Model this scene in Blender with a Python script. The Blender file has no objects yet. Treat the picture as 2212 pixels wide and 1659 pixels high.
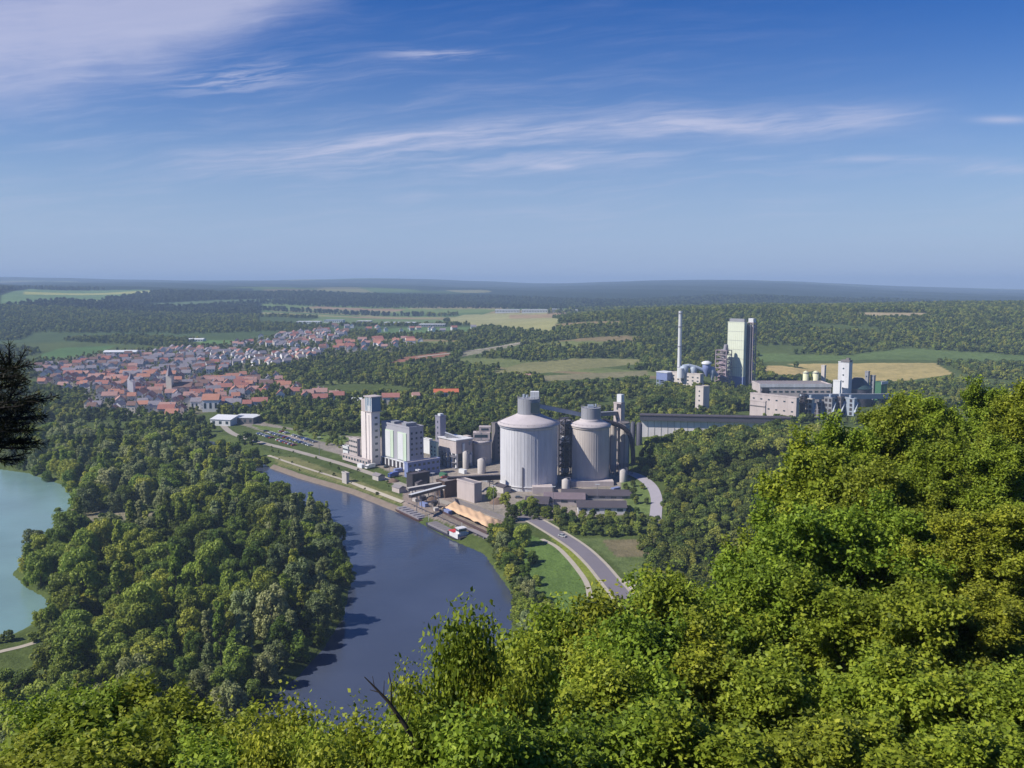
import bpy, math, random
import numpy as np
R = math.radians
# ------------------------------------------------------------------ camera, world, sun, exposure
C = bpy.context.scene.collection
SC = bpy.context.scene
H = 130.0; F = 887.0; EYE = 283.0
PITCH = math.atan((384 - EYE) / F)
cam_d = bpy.data.cameras.new('camera'); cam = bpy.data.objects.new('camera', cam_d); C.objects.link(cam)
cam.location = (0, 0, H); cam.rotation_euler = (R(90) - PITCH, 0, 0)
cam_d.sensor_width = 36; cam_d.lens = 36 * F / 1024; cam_d.clip_start = 0.3; cam_d.clip_end = 60000
SC.camera = cam
SUN_AZ = 73.0      # degrees to the left of straight behind the camera
SUN_EL = 43.0
sd = (-math.sin(R(SUN_AZ)) * math.cos(R(SUN_EL)), -math.cos(R(SUN_AZ)) * math.cos(R(SUN_EL)), math.sin(R(SUN_EL)))
sl = bpy.data.lights.new('sun', 'SUN'); sl.energy = 5.0; sl.angle = R(0.55); sl.color = (1.0, 0.93, 0.82)
so = bpy.data.objects.new('sun', sl); C.objects.link(so)
from mathutils import Vector, Matrix
so.rotation_euler = Vector(sd).to_track_quat('Z', 'Y').to_euler(); so.location = (-200, -200, 400)
SC.view_settings.view_transform = 'Standard'; SC.view_settings.look = 'None'
SC.view_settings.exposure = 0.26; SC.view_settings.gamma = 1.0; SC.view_settings.use_curve_mapping = False
SC.cycles.max_bounces = 5; SC.cycles.diffuse_bounces = 2; SC.cycles.glossy_bounces = 2
SC.cycles.transmission_bounces = 2; SC.cycles.transparent_max_bounces = 4; SC.cycles.volume_bounces = 0
SC.cycles.use_denoising = True; SC.cycles.caustics_reflective = False; SC.cycles.caustics_refractive = False
SC.cycles.sample_clamp_indirect = 4.0

class E:            # a tiny expression layer over shader math nodes
    nt = None
    def __init__(s, sock): s.s = sock
    @staticmethod
    def op(name, *a, clamp=False):
        n = E.nt.nodes.new('ShaderNodeMath'); n.operation = name; n.use_clamp = clamp
        for i, v in enumerate(a):
            if isinstance(v, E): E.nt.links.new(v.s, n.inputs[i])
            else: n.inputs[i].default_value = v
        return E(n.outputs[0])
    def __add__(s, o): return E.op('ADD', s, o)
    __radd__ = __add__
    def __sub__(s, o): return E.op('SUBTRACT', s, o)
    def __rsub__(s, o): return E.op('SUBTRACT', o, s)
    def __mul__(s, o): return E.op('MULTIPLY', s, o)
    __rmul__ = __mul__
    def __truediv__(s, o): return E.op('DIVIDE', s, o)
    def clamp(s): return E.op('ADD', s, 0.0, clamp=True)
def gauss(e): return E.op('EXPONENT', (e * e) * -1.0)
def sstep(e, a, b):
    n = E.nt.nodes.new('ShaderNodeMapRange'); n.interpolation_type = 'SMOOTHSTEP'
    n.inputs['From Min'].default_value = a; n.inputs['From Max'].default_value = b
    E.nt.links.new(e.s, n.inputs['Value']); return E(n.outputs['Result'])
def combine(x, y, z=0.0):
    n = E.nt.nodes.new('ShaderNodeCombineXYZ')
    for i, v in enumerate((x, y, z)):
        if isinstance(v, E): E.nt.links.new(v.s, n.inputs[i])
        else: n.inputs[i].default_value = v
    return n.outputs[0]
def noise(vec, scale, detail=4, rough=0.5, dist=0.0):
    n = E.nt.nodes.new('ShaderNodeTexNoise'); n.inputs['Scale'].default_value = scale
    n.inputs['Detail'].default_value = detail; n.inputs['Roughness'].default_value = rough
    n.inputs['Distortion'].default_value = dist
    if vec is not None: E.nt.links.new(vec, n.inputs['Vector'])
    return E(n.outputs['Fac'])
def mixc(f, a, b, mode='MIX'):
    n = E.nt.nodes.new('ShaderNodeMix'); n.data_type = 'RGBA'; n.blend_type = mode
    for i, v in ((0, f), (6, a), (7, b)):
        if isinstance(v, E): E.nt.links.new(v.s, n.inputs[i])
        elif isinstance(v, bpy.types.NodeSocket): E.nt.links.new(v, n.inputs[i])
        elif i == 0: n.inputs[0].default_value = v
        else: n.inputs[i].default_value = (*v, 1)
    return n.outputs[2]

def make_world():
    w = bpy.data.worlds.new('World'); SC.world = w; w.use_nodes = True
    nt = w.node_tree; nt.nodes.clear(); E.nt = nt
    out = nt.nodes.new('ShaderNodeOutputWorld'); bg = nt.nodes.new('ShaderNodeBackground')
    sky = nt.nodes.new('ShaderNodeTexSky'); sky.sky_type = 'NISHITA'; sky.sun_disc = False
    sky.sun_elevation = R(SUN_EL); sky.sun_rotation = R(180 + SUN_AZ)
    sky.altitude = 100; sky.air_density = 1.0; sky.dust_density = 0.2; sky.ozone_density = 3.0
    tc = nt.nodes.new('ShaderNodeTexCoord'); sp = nt.nodes.new('ShaderNodeSeparateXYZ')
    nt.links.new(tc.outputs['Generated'], sp.inputs[0])
    x, y, z = E(sp.outputs[0]), E(sp.outputs[1]), E(sp.outputs[2])
    dn = E.op('MAXIMUM', E.op('ABSOLUTE', y), 0.2); az = x / dn; el = z / dn
    hsv = nt.nodes.new('ShaderNodeHueSaturation'); hsv.inputs['Saturation'].default_value = SKY_SAT
    hsv.inputs['Hue'].default_value = SKY_HUE
    hsv.inputs['Value'].default_value = SKY_VAL
    nt.links.new(sky.outputs[0], hsv.inputs['Color'])
    # cirrus: noise drawn out along the streaks, gathered where the photograph has cloud
    warp = noise(combine(az * 3.0, el * 9.0), 1.6, 3) - 0.5
    el2 = el + warp * 0.035
    def streak_n(tilt, sx, sy, seed):
        return noise(combine(az * sx + el * (sx * 0.15) + seed, (el2 - az * tilt) * sy), 1.0, 7, 0.62, 0.35)
    n1 = streak_n(0.085, 5.0, 60.0, 3.1); n2 = streak_n(0.10, 11.0, 130.0, 9.7); n3 = noise(combine(az * 7.0, el2 * 22.0, 4.0), 1.0, 6, 0.6)
    soft = n1 * 0.6 + n2 * 0.4
    def blob(a0, e0, wa, we, tilt=0.0):
        return gauss((az - a0) / wa) * gauss((el - e0 - (az - a0) * tilt) / we)
    big = (blob(-0.52, 0.275, 0.20, 0.085, 0.10) * 1.25 + blob(-0.32, 0.30, 0.13, 0.035, 0.1) * 0.8) 
    big = sstep(big * (0.45 + n3 * 1.0) + (soft - 0.5) * 0.7, 0.10, 1.25) * 0.9
    # the long streak rising to the right
    ln = 0.166 + az * 0.088 - E.op('MAXIMUM', az, 0.0) * 0.055
    st = gauss((el2 - ln) / (0.0105 + (az + 0.4).clamp() * 0.006)) * sstep(az, -0.46, -0.20) * (1.0 - sstep(az, 0.34, 0.52))
    st = (st * (0.12 + sstep(soft, 0.30, 0.66) * 0.95)).clamp() * 0.95
    st2 = gauss((el2 - ln + 0.028 + az * 0.04) / 0.014) * sstep(az, -0.46, -0.1) * (1.0 - sstep(az, 0.05, 0.3)) * sstep(soft, 0.38, 0.7) * 0.55
    w1 = blob(-0.08, 0.247, 0.052, 0.0045, -0.02) * sstep(n2, 0.3, 0.62) * 0.9
    w2 = blob(-0.30, 0.222, 0.065, 0.013, 0.10) * sstep(n2, 0.38, 0.62) * 0.75
    w3 = blob(0.045, 0.128, 0.022, 0.0035) * 0.6 + blob(0.38, 0.136, 0.12, 0.004, 0.0) * sstep(n2, 0.35, 0.6) * 0.45
    w4 = blob(0.54, 0.178, 0.03, 0.004, 0.0) * 0.7 + blob(0.54, 0.125, 0.04, 0.006) * sstep(n2, 0.3, 0.6) * 0.5
    veil = sstep(soft, 0.42, 0.85) * gauss((el - 0.17) / 0.13) * sstep(az, -0.9, -0.3) * (1.0 - sstep(az, 0.0, 0.55)) * 0.42
    veil2 = sstep(n1, 0.45, 0.8) * gauss((el - 0.10) / 0.05) * 0.22
    cl = (big + st + st2 + w1 + w2 + w3 + w4 + veil + veil2).clamp() * sstep(el, 0.0, 0.05)
    hz = gauss(el / 0.16) * 0.85
    c0 = mixc(hz, hsv.outputs[0], HORIZ)
    c1 = mixc(cl * 0.72, c0, CLOUDC)
    nt.links.new(c1, bg.inputs['Color']); bg.inputs['Strength'].default_value = 0.1
    nt.links.new(bg.outputs[0], out.inputs['Surface'])
SKY_SAT, SKY_HUE, SKY_VAL = 1.46, 0.522, 0.82
HORIZ = (2.75, 3.7, 5.9); CLOUDC = (5.1, 5.2, 6.7)
make_world()

# ------------------------------------------------------------------ measuring: photograph readings (2212 wide) to places
S = 1024 / 2212
def ray(xo, yo):
    dx = (xo * S - 512) / F; dy = -(yo * S - 384) / F
    cp, sp = math.cos(PITCH), math.sin(PITCH)
    return dx, cp + dy * sp, -sp + dy * cp
def W(xo, yo, z=0.0):
    d = ray(xo, yo); t = (z - H) / d[2]
    return (d[0] * t, d[1] * t)
def zt(yo, Y):
    d = ray(1106, yo); return H + Y * d[2] / d[1]
def xt(xo, Y, yo=1000):
    d = ray(xo, yo); return Y * d[0] / d[1]
# ------------------------------------------------------------------ terrain
rng = np.random.default_rng(7)
PX = np.array([-400, 0, 200, 400, 480, 550, 620, 700, 780, 850, 940, 1024, 1400.0])
YN = [0, 10, 20, 40, 60, 100, 150, 200, 235, 300, 400, 450, 550, 640, 700, 850, 1000, 1250, 1500, 1800, 2200, 2600, 3000, 3500, 4500, 6000, 8500, 11000, 13000, 17000]
TB = {
 -400: [128.2,118,110,94,80,52,25,7,2,2,2,2,2,2,2,3,4,5,7,20,45,75,100,118,128,130,150,200,170,120],
 0:    [128.2,118,110,94,80,52,25,7,2,2,2,2,2,2,2,3,4,6,8,12,35,62,85,104,116,120,140,199,160,120],
 200:  [128.2,118,110,94,80,52,25,7,2,2,2,2,2,2,3,5,7,9,11,18,30,34,42,72,104,112,130,165,140,110],
 400:  [128.2,118,110,94,80,52,25,7,2,2,2,3,4,5,6,8,13,20,26,29,26,26,30,44,78,100,134,196,150,110],
 480:  [128.2,118,110,95,81,53,26,7,2,2,2,3,5,6,6,8,14,20,27,34,30,27,30,40,70,90,108,142,130,100],
 550:  [128.2,118,110,96,82,54,27,8,2,2,3,4,6,6,6,8,14,20,34,48,42,31,33,40,60,84,96,108,110,90],
 620:  [128.2,118,111,97,84,58,31,12,4,3,3,4,7,10,9,9,13,18,44,70,60,40,38,40,60,90,130,160,110,90],
 700:  [128.2,118,112,100,88,64,38,18,8,4,3,6,13,20,12,11,13,18,46,74,66,50,42,42,60,92,138,188,110,80],
 780:  [128.2,119,113,104,95,76,50,28,14,6,6,12,19,24,14,11,12,18,46,73,70,55,45,45,60,95,135,170,100,70],
 850:  [128.2,120,115,108,102,88,64,42,26,14,9,14,21,24,14,12,12,18,46,73,72,60,46,40,50,66,88,112,80,50],
 940:  [128.2,121,117,111,107,96,78,60,46,30,16,14,15,17,15,13,13,20,46,71,74,66,48,40,40,44,52,66,40,20],
 1024: [128.2,122,118,113,110,101,86,70,56,40,24,20,18,18,17,15,15,22,46,69,75,70,52,40,36,36,40,42,30,10],
 1400: [128.2,124,121,118,116,110,100,88,76,60,44,36,30,26,24,22,22,30,50,72,80,76,60,40,36,36,38,38,30,10],
}
_T = np.array([TB[int(p)] for p in PX])
UF = np.linspace(-1.1, 1.1, 221)                       # u = x / Y
LF = np.linspace(math.log(20), math.log(17020), 460)   # log(Y + 20)
def _build_table():
    Yf = np.exp(LF) - 20
    a = np.array([np.interp(Yf, YN, row) for row in _T])        # columns x Y
    pu = (PX - 512) / F
    b = np.array([np.interp(UF, pu, a[:, j]) for j in range(a.shape[1])]).T
    k = np.exp(-0.5 * (np.arange(-8, 9) / 3.5) ** 2); k /= k.sum()
    g = np.exp(-0.5 * (np.arange(-4, 5) / 1.6) ** 2); g /= g.sum()
    bp = np.pad(b, ((8, 8), (0, 0)), 'edge'); b = np.array([np.convolve(bp[:, j], k, 'valid') for j in range(bp.shape[1])]).T
    bp = np.pad(b, ((0, 0), (4, 4)), 'edge'); b = np.array([np.convolve(bp[i], g, 'valid') for i in range(bp.shape[0])])
    return b
_B = _build_table()
RIVER_O = [(420,945),(500,962),(545,985),(585,1011),(650,1034),(760,1066),(870,1110),(975,1166),(1045,1196),(1080,1245),(1112,1290),(1108,1340),(1095,1400),(1040,1500),(930,1600),(800,1720),
           (700,1900),(300,2100),(-100,2100),(-60,1950),(230,1740),(420,1630),(560,1530),(640,1465),(700,1400),(742,1330),(760,1250),(755,1205),(735,1170),(700,1130),(610,1082),(545,1040),(500,1005),(440,975),(400,950)]
LAKE_O = [(-700,1012),(-300,1010),(0,1014),(60,1022),(135,1048),(160,1078),(132,1122),(140,1150),(70,1195),(26,1240),(55,1268),(95,1290),(110,1310),(66,1352),(0,1384),(-300,1480),(-900,1700)]
RIVER = np.array([W(x, y, 0) for x, y in RIVER_O]); LAKE = np.array([W(x, y, 0) for x, y in LAKE_O])
def inside(poly, x, y):
    x = np.asarray(x, float); y = np.asarray(y, float); r = np.zeros(x.shape, bool); n = len(poly)
    for i in range(n):
        x0, y0 = poly[i]; x1, y1 = poly[(i + 1) % n]
        if y0 == y1: continue
        c = ((y0 > y) != (y1 > y)) & (x < (x1 - x0) * (y - y0) / (y1 - y0) + x0)
        r ^= c
    return r
def edist(poly, x, y, closed=True):
    d = np.full(np.shape(x), 1e9); n = len(poly)
    for i in range(n if closed else n - 1):
        ax, ay = poly[i]; bx, by = poly[(i + 1) % n]; vx, vy = bx - ax, by - ay
        t = np.clip(((x - ax) * vx + (y - ay) * vy) / (vx * vx + vy * vy + 1e-9), 0, 1)
        d = np.minimum(d, np.hypot(x - ax - t * vx, y - ay - t * vy))
    return d
def base_h(x, y):
    x = np.asarray(x, float); y = np.asarray(y, float)
    Y = np.clip(y, 0, 17000); u = np.clip(x / np.maximum(y, 40.0), -1.1, 1.1)
    fu = (u + 1.1) / 2.2 * 220; fl = np.clip((np.log(Y + 20) - LF[0]) / (LF[-1] - LF[0]) * 459, 0, 458.999)
    i = np.clip(fu.astype(int), 0, 219); j = fl.astype(int); a = fu - i; b = fl - j
    h = _B[i, j] * (1 - a) * (1 - b) + _B[i + 1, j] * a * (1 - b) + _B[i, j + 1] * (1 - a) * b + _B[i + 1, j + 1] * a * b
    k = np.clip((Y - 1300) / 2500, 0, 1) * 1.0
    h = h + k * (7 * np.sin(x / 310 + 1.3 * np.sin(y / 470)) * np.sin(y / 390 + 0.7) + 4 * np.sin(x / 140 + y / 210)) * np.clip(1 - (Y - 7000) / 3000, 0.5, 1)
    m = np.clip((Y - 5000) / 4000, 0, 1)
    h = h + m * 10 * np.sin(x / 900 + 2.0) * np.sin(y / 1500)
    return h
def h(x, y):
    x = np.asarray(x, float); y = np.asarray(y, float)
    b = base_h(x, y)
    near = (y > 120) & (y < 1500)
    if not near.any(): return b
    o = b.copy(); xs, ys = x[near], y[near]
    for P in (RIVER, LAKE):
        i = inside(P, xs, ys); d = edist(P, xs, ys)
        cur = o[near]
        cur = np.where(i, -np.clip(d / 5, 0.15, 1) * 2.5, np.minimum(cur, 0.25 + d * 0.35 + np.maximum(d - 12, 0) * 2))
        o[near] = cur
    return o
def h1(x, y): return float(h(np.array([x]), np.array([y]))[0])
def hit(xo, yo, lim=16000):
    d = ray(xo, yo)
    Ys = np.concatenate([np.arange(20, 1500, 3.0), np.arange(1500, 5000, 10), np.arange(5000, lim, 60)])
    x = Ys * d[0] / d[1]; z = H + Ys * d[2] / d[1]; g = h(x, Ys)
    k = np.nonzero(z <= g)[0]
    k = k[0] if len(k) else len(Ys) - 1
    if k > 0:
        a, b = z[k-1] - g[k-1], z[k] - g[k]; t = a / (a - b + 1e-9) if a != b else 1
        return (float(x[k-1] + (x[k] - x[k-1]) * t), float(Ys[k-1] + (Ys[k] - Ys[k-1]) * t))
    return (float(x[0]), float(Ys[0]))
def hpoly(pts): return np.array([hit(a, b) for a, b in pts])
# land cover, each patch laid out on the ground
GRASS = (0.075, 0.105, 0.028)
cover = [
 ('far', [(1040,706),(1190,716),(1215,690),(1180,676),(1000,680),(960,690)], (0.30,0.30,0.13)),
 ('far', [(640,702),(960,700),(960,690),(700,684)], (0.13,0.19,0.07)),
 ('far', [(820,724),(1010,716),(1050,706),(900,706),(820,712)], (0.10,0.17,0.06)),
 ('far', [(1100,688),(1230,684),(1220,678),(1100,680)], (0.32,0.24,0.13)),
 ('f', [(840,786),(960,770),(985,764),(960,760),(870,772)], (0.26,0.13,0.085)),
 ('f', [(1000,770),(1125,744),(1125,738),(1000,760)], (0.24,0.23,0.16)),
 ('f', [(1050,806),(1170,806),(1380,786),(1380,776),(1240,774),(1130,784)], (0.20,0.20,0.085)),
 ('f', [(1170,824),(1400,812),(1400,800),(1170,812)], (0.20,0.19,0.10)),
 ('f', [(1650,806),(1720,812),(1760,800),(1690,790),(1655,790)], (0.38,0.30,0.13)),
 ('f', [(1780,830),(1960,822),(2060,808),(2020,784),(1900,784),(1700,786),(1760,800)], (0.36,0.30,0.12)),
 ('f', [(1630,782),(1900,776),(2212,780),(2212,768),(1960,752),(1830,768),(1640,764)], (0.10,0.15,0.045)),
 ('far', [(1850,682),(2000,682),(2000,676),(1850,675)], (0.36,0.30,0.18)),
 ('far', [(0,640),(0,660),(190,650),(330,634),(330,626),(60,624)], (0.12,0.20,0.08)),
 ('far', [(50,636),(330,632),(330,627),(50,630)], (0.34,0.36,0.12)),
 ('far', [(170,652),(250,654),(250,649),(170,648)], (0.45,0.42,0.14)),
 ('far', [(330,664),(620,650),(620,645),(330,655)], (0.10,0.15,0.07)),
 ('f', [(80,778),(210,766),(250,746),(130,752),(90,765)], (0.08,0.15,0.045)),
 ('f', [(430,742),(560,742),(560,735),(430,735)], (0.11,0.20,0.06)),
 ('n', [(480,905),(760,990),(905,1040),(1100,1130),(1370,1110),(1355,1000),(1200,960),(700,940),(560,910)], (0.26,0.235,0.20)),
 ('n', [(540,916),(760,946),(740,962),(560,928)], (0.12,0.17,0.045)),
 ('n', [(590,984),(640,988),(880,1078),(890,1098),(760,1052),(600,1004)], (0.17,0.175,0.07)),
 ('n', [(868,1060),(905,1040),(1100,1130),(1058,1168),(868,1097)], (0.25,0.21,0.18)),
 ('n', [(1130,1150),(1190,1172),(1240,1210),(1285,1265),(1300,1320),(1180,1330),(1130,1280),(1115,1200)], (0.10,0.165,0.04)),
 ('n', [(1180,1150),(1230,1180),(1290,1230),(1335,1300),(1300,1320),(1265,1255),(1225,1200)], (0.19,0.23,0.035)),
 ('n', [(1240,1163),(1440,1163),(1440,1240),(1390,1260),(1350,1240),(1300,1195)], (0.11,0.15,0.05)),
 ('n', [(1300,1166),(1430,1163),(1430,1200),(1330,1202)], (0.17,0.15,0.085)),
 ('n', [(1330,1248),(1362,1258),(1385,1285),(1375,1296),(1350,1300)], (0.55,0.50,0.44)),
 ('n', [(1338,1040),(1385,1040),(1412,1060),(1410,1110),(1360,1112)], (0.12,0.17,0.05)),
 ('n', [(140,1108),(350,1106),(385,1122),(330,1140),(160,1138)], (0.22,0.20,0.13)),
]
COVER = [(k, hpoly(p), c) for k, p, c in cover]
TOWN = hpoly([(70,800),(110,778),(250,758),(400,752),(520,740),(620,722),(700,716),(850,738),(900,742),(850,764),(700,772),(640,790),(560,800),(560,850),(540,880),(440,892),(400,905),(330,900),(240,895),(180,880),(190,850),(90,840)])
def make_ground():
    rows = list(np.arange(-60, 260, 5.0)) + list(np.arange(260, 1300, 2.6))
    y = 1300.0
    while y < 16800: rows.append(y); y *= 1.009
    rows = np.array(rows); nc = 760; uc = np.linspace(-1.08, 1.08, nc)
    uc = np.sign(uc) * np.abs(uc) ** 1.12
    X = uc[None, :] * (np.maximum(rows, 0)[:, None] + 60); Y = np.repeat(rows[:, None], nc, 1)
    Z = h(X.ravel(), Y.ravel()).reshape(X.shape)
    v = np.stack([X, Y, Z], -1).reshape(-1, 3)
    idx = np.arange(len(rows) * nc).reshape(len(rows), nc)
    f = np.stack([idx[:-1, :-1], idx[:-1, 1:], idx[1:, 1:], idx[1:, :-1]], -1).reshape(-1, 4)
    col = np.tile(np.array([*GRASS, 1.0]), (len(v), 1)); xx, yy = v[:, 0], v[:, 1]
    # field patchwork of the far country: plots of the plateau, in a skewed world grid
    cx = np.floor((xx * 0.9 + yy * 0.25) / 260); cy = np.floor((yy - xx * 0.3) / 420)
    hh = np.abs(np.sin(cx * 127.1 + cy * 311.7) * 43758.5453) % 1
    pal = np.array([[0.075,0.12,0.035],[0.10,0.16,0.045],[0.05,0.085,0.028],[0.20,0.20,0.08],[0.13,0.12,0.06],[0.06,0.10,0.035]])
    far = yy > 1900; col[far, :3] = pal[(hh[far] * 6).astype(int) % 6]
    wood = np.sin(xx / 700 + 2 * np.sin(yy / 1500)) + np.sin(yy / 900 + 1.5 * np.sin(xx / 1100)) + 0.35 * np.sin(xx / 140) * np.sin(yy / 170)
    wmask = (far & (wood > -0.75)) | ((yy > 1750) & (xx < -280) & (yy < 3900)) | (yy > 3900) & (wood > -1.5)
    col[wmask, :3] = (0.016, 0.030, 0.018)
    pl = (yy > 1850) & (yy < 3400) & (xx / yy > -0.28) & (xx / yy < 0.02 + (yy - 1850) * 6e-5)
    band = np.floor((yy + xx * .25) / 95); b2 = np.floor((xx * .9 - yy * .2) / 330); hb = np.abs(np.sin(band * 91.7 + b2 * 47.3) * 43758.5) % 1
    pal2 = np.array([[.12,.19,.05],[.17,.22,.07],[.09,.15,.045],[.26,.25,.11],[.28,.20,.12],[.14,.20,.06]]); col[pl, :3] = pal2[(hb[pl] * 6).astype(int) % 6]
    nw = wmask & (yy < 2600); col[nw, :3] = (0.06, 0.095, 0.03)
    op = np.sin(xx / 60 + 2 * np.sin(yy / 90)) + np.sin(yy / 45 + xx / 130); om = (yy > 1040) & (yy < 1760) & (op > 0.95) & (xx > -330) & (xx / yy < 0.2); col[om, :3] = np.where((np.sin(yy[om] / 37 + xx[om] / 90) > 0.2)[:, None], (0.15, 0.18, 0.06), (0.21, 0.17, 0.09))
    for k, P, c in COVER:
        m = inside(P, xx, yy); col[m, :3] = c
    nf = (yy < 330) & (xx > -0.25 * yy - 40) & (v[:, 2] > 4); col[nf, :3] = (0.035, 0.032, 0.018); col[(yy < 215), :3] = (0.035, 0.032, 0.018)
    m = inside(TOWN, xx, yy); col[m, :3] = (0.14, 0.14, 0.09)
    # steep scree and bare bank
    return v, f, col
# ------------------------------------------------------------------ mesh and object helpers
def mesh_np(name, v, f, mats=(), smooth=False, attrs=None, col=None, mi=None):
    me = bpy.data.meshes.new(name); v = np.asarray(v, np.float32); f = np.asarray(f, np.int32)
    n = f.shape[1]
    me.vertices.add(len(v)); me.vertices.foreach_set('co', v.ravel())
    me.loops.add(f.size); me.loops.foreach_set('vertex_index', f.ravel())
    me.polygons.add(len(f)); me.polygons.foreach_set('loop_start', np.arange(0, f.size, n, dtype=np.int32))
    me.polygons.foreach_set('loop_total', np.full(len(f), n, np.int32))
    if smooth: me.polygons.foreach_set('use_smooth', np.ones(len(f), bool))
    if mi is not None: me.polygons.foreach_set('material_index', np.asarray(mi, np.int32))
    for m in mats: me.materials.append(m)
    for k, a in (attrs or {}).items():
        at = me.attributes.new(k, 'FLOAT', 'POINT'); at.data.foreach_set('value', np.asarray(a, np.float32))
    if col is not None:
        at = me.attributes.new('cover', 'FLOAT_COLOR', 'POINT'); at.data.foreach_set('color', np.asarray(col, np.float32).ravel())
    me.update(calc_edges=True); me.validate(); return me
def link(name, me, parent=None, loc=(0, 0, 0), rz=0.0):
    o = bpy.data.objects.new(name, me); C.objects.link(o); o.location = loc; o.rotation_euler = (0, 0, rz)
    if parent is not None: o.parent = parent
    return o
def tag(o, label, cat, group=None, kind=None):
    if label: o['label'] = label
    if cat: o['category'] = cat
    if group: o['group'] = group
    if kind: o['kind'] = kind
    return o
def thing(name, label, cat, loc=(0, 0, 0), rz=0.0, group=None):
    return tag(link(name, None, None, loc, rz), label, cat, group)
class MB:
    def __init__(s): s.v = []; s.f = []; s.m = []; s.sm = []
    def add(s, vs, fs, m=0, smooth=False):
        b = len(s.v); s.v += [tuple(v) for v in vs]; s.f += [tuple(b + i for i in f) for f in fs]; s.m += [m] * len(fs); s.sm += [smooth] * len(fs); return s
    def box(s, x0, y0, z0, x1, y1, z1, m=0):
        v = [(x0,y0,z0),(x1,y0,z0),(x1,y1,z0),(x0,y1,z0),(x0,y0,z1),(x1,y0,z1),(x1,y1,z1),(x0,y1,z1)]
        return s.add(v, [(0,3,2,1),(4,5,6,7),(0,1,5,4),(1,2,6,5),(2,3,7,6),(3,0,4,7)], m)
    def lathe(s, cx, cy, prof, n=32, m=0, smooth=True, cap=True):
        v = []; f = []
        for r, z in prof:
            for k in range(n): a = 2 * math.pi * k / n; v.append((cx + r * math.cos(a), cy + r * math.sin(a), z))
        for i in range(len(prof) - 1):
            for k in range(n): f.append((i*n+k, i*n+(k+1)%n, (i+1)*n+(k+1)%n, (i+1)*n+k))
        s.add(v, f, m, smooth)
        if cap: s.add(v[-n:], [tuple(range(n))], m); s.add(v[:n], [tuple(range(n))[::-1]], m)
        return s
    def tube(s, p, q, r0, r1=None, n=8, m=0):
        r1 = r0 if r1 is None else r1; p = Vector(p); q = Vector(q); d = (q - p)
        if d.length < 1e-6: return s
        z = d.normalized(); a = z.orthogonal().normalized(); b = z.cross(a); v = []
        for c, r in ((p, r0), (q, r1)):
            for k in range(n): t = 2 * math.pi * k / n; v.append(c + a * (r * math.cos(t)) + b * (r * math.sin(t)))
        f = [(k, (k+1) % n, n + (k+1) % n, n + k) for k in range(n)]
        s.add(v, f, m, n > 6); s.add(v[n:], [tuple(range(n))], m); return s.add(v[:n], [tuple(range(n))[::-1]], m)
    def beam(s, p, q, w, hgt, m=0):       # rectangular bar from p to q
        p = Vector(p); q = Vector(q); z = (q - p).normalized(); sx = z.cross(Vector((0, 0, 1)))
        sx = sx.normalized() if sx.length > 1e-4 else Vector((1, 0, 0)); up = sx.cross(z)
        v = [c + sx * (a * w / 2) + up * (b * hgt / 2) for c in (p, q) for a, b in ((-1,-1),(1,-1),(1,1),(-1,1))]
        return s.add(v, [(0,1,5,4),(1,2,6,5),(2,3,7,6),(3,0,4,7),(0,3,2,1),(4,5,6,7)], m)
    def gable(s, x0, y0, z0, x1, y1, zr, m=0, over=0.0):   # ridge along x
        ym = (y0 + y1) / 2; x0 -= over; x1 += over; y0 -= over; y1 += over
        v = [(x0,y0,z0),(x1,y0,z0),(x1,y1,z0),(x0,y1,z0),(x0,ym,zr),(x1,ym,zr)]
        return s.add(v, [(0,1,5,4),(2,3,4,5),(0,4,3),(1,2,5),(0,3,2,1)], m)
    def build(s, name, mats, parent=None, loc=(0, 0, 0), rz=0.0):
        me = s.mesh(name, mats); return link(name, me, parent, loc, rz)
    def mesh(s, name, mats):
        me = bpy.data.meshes.new(name); me.from_pydata(s.v, [], s.f)
        for m in (mats if isinstance(mats, (list, tuple)) else [mats]): me.materials.append(m)
        me.polygons.foreach_set('material_index', s.m); me.polygons.foreach_set('use_smooth', s.sm); me.update(); return me

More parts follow.
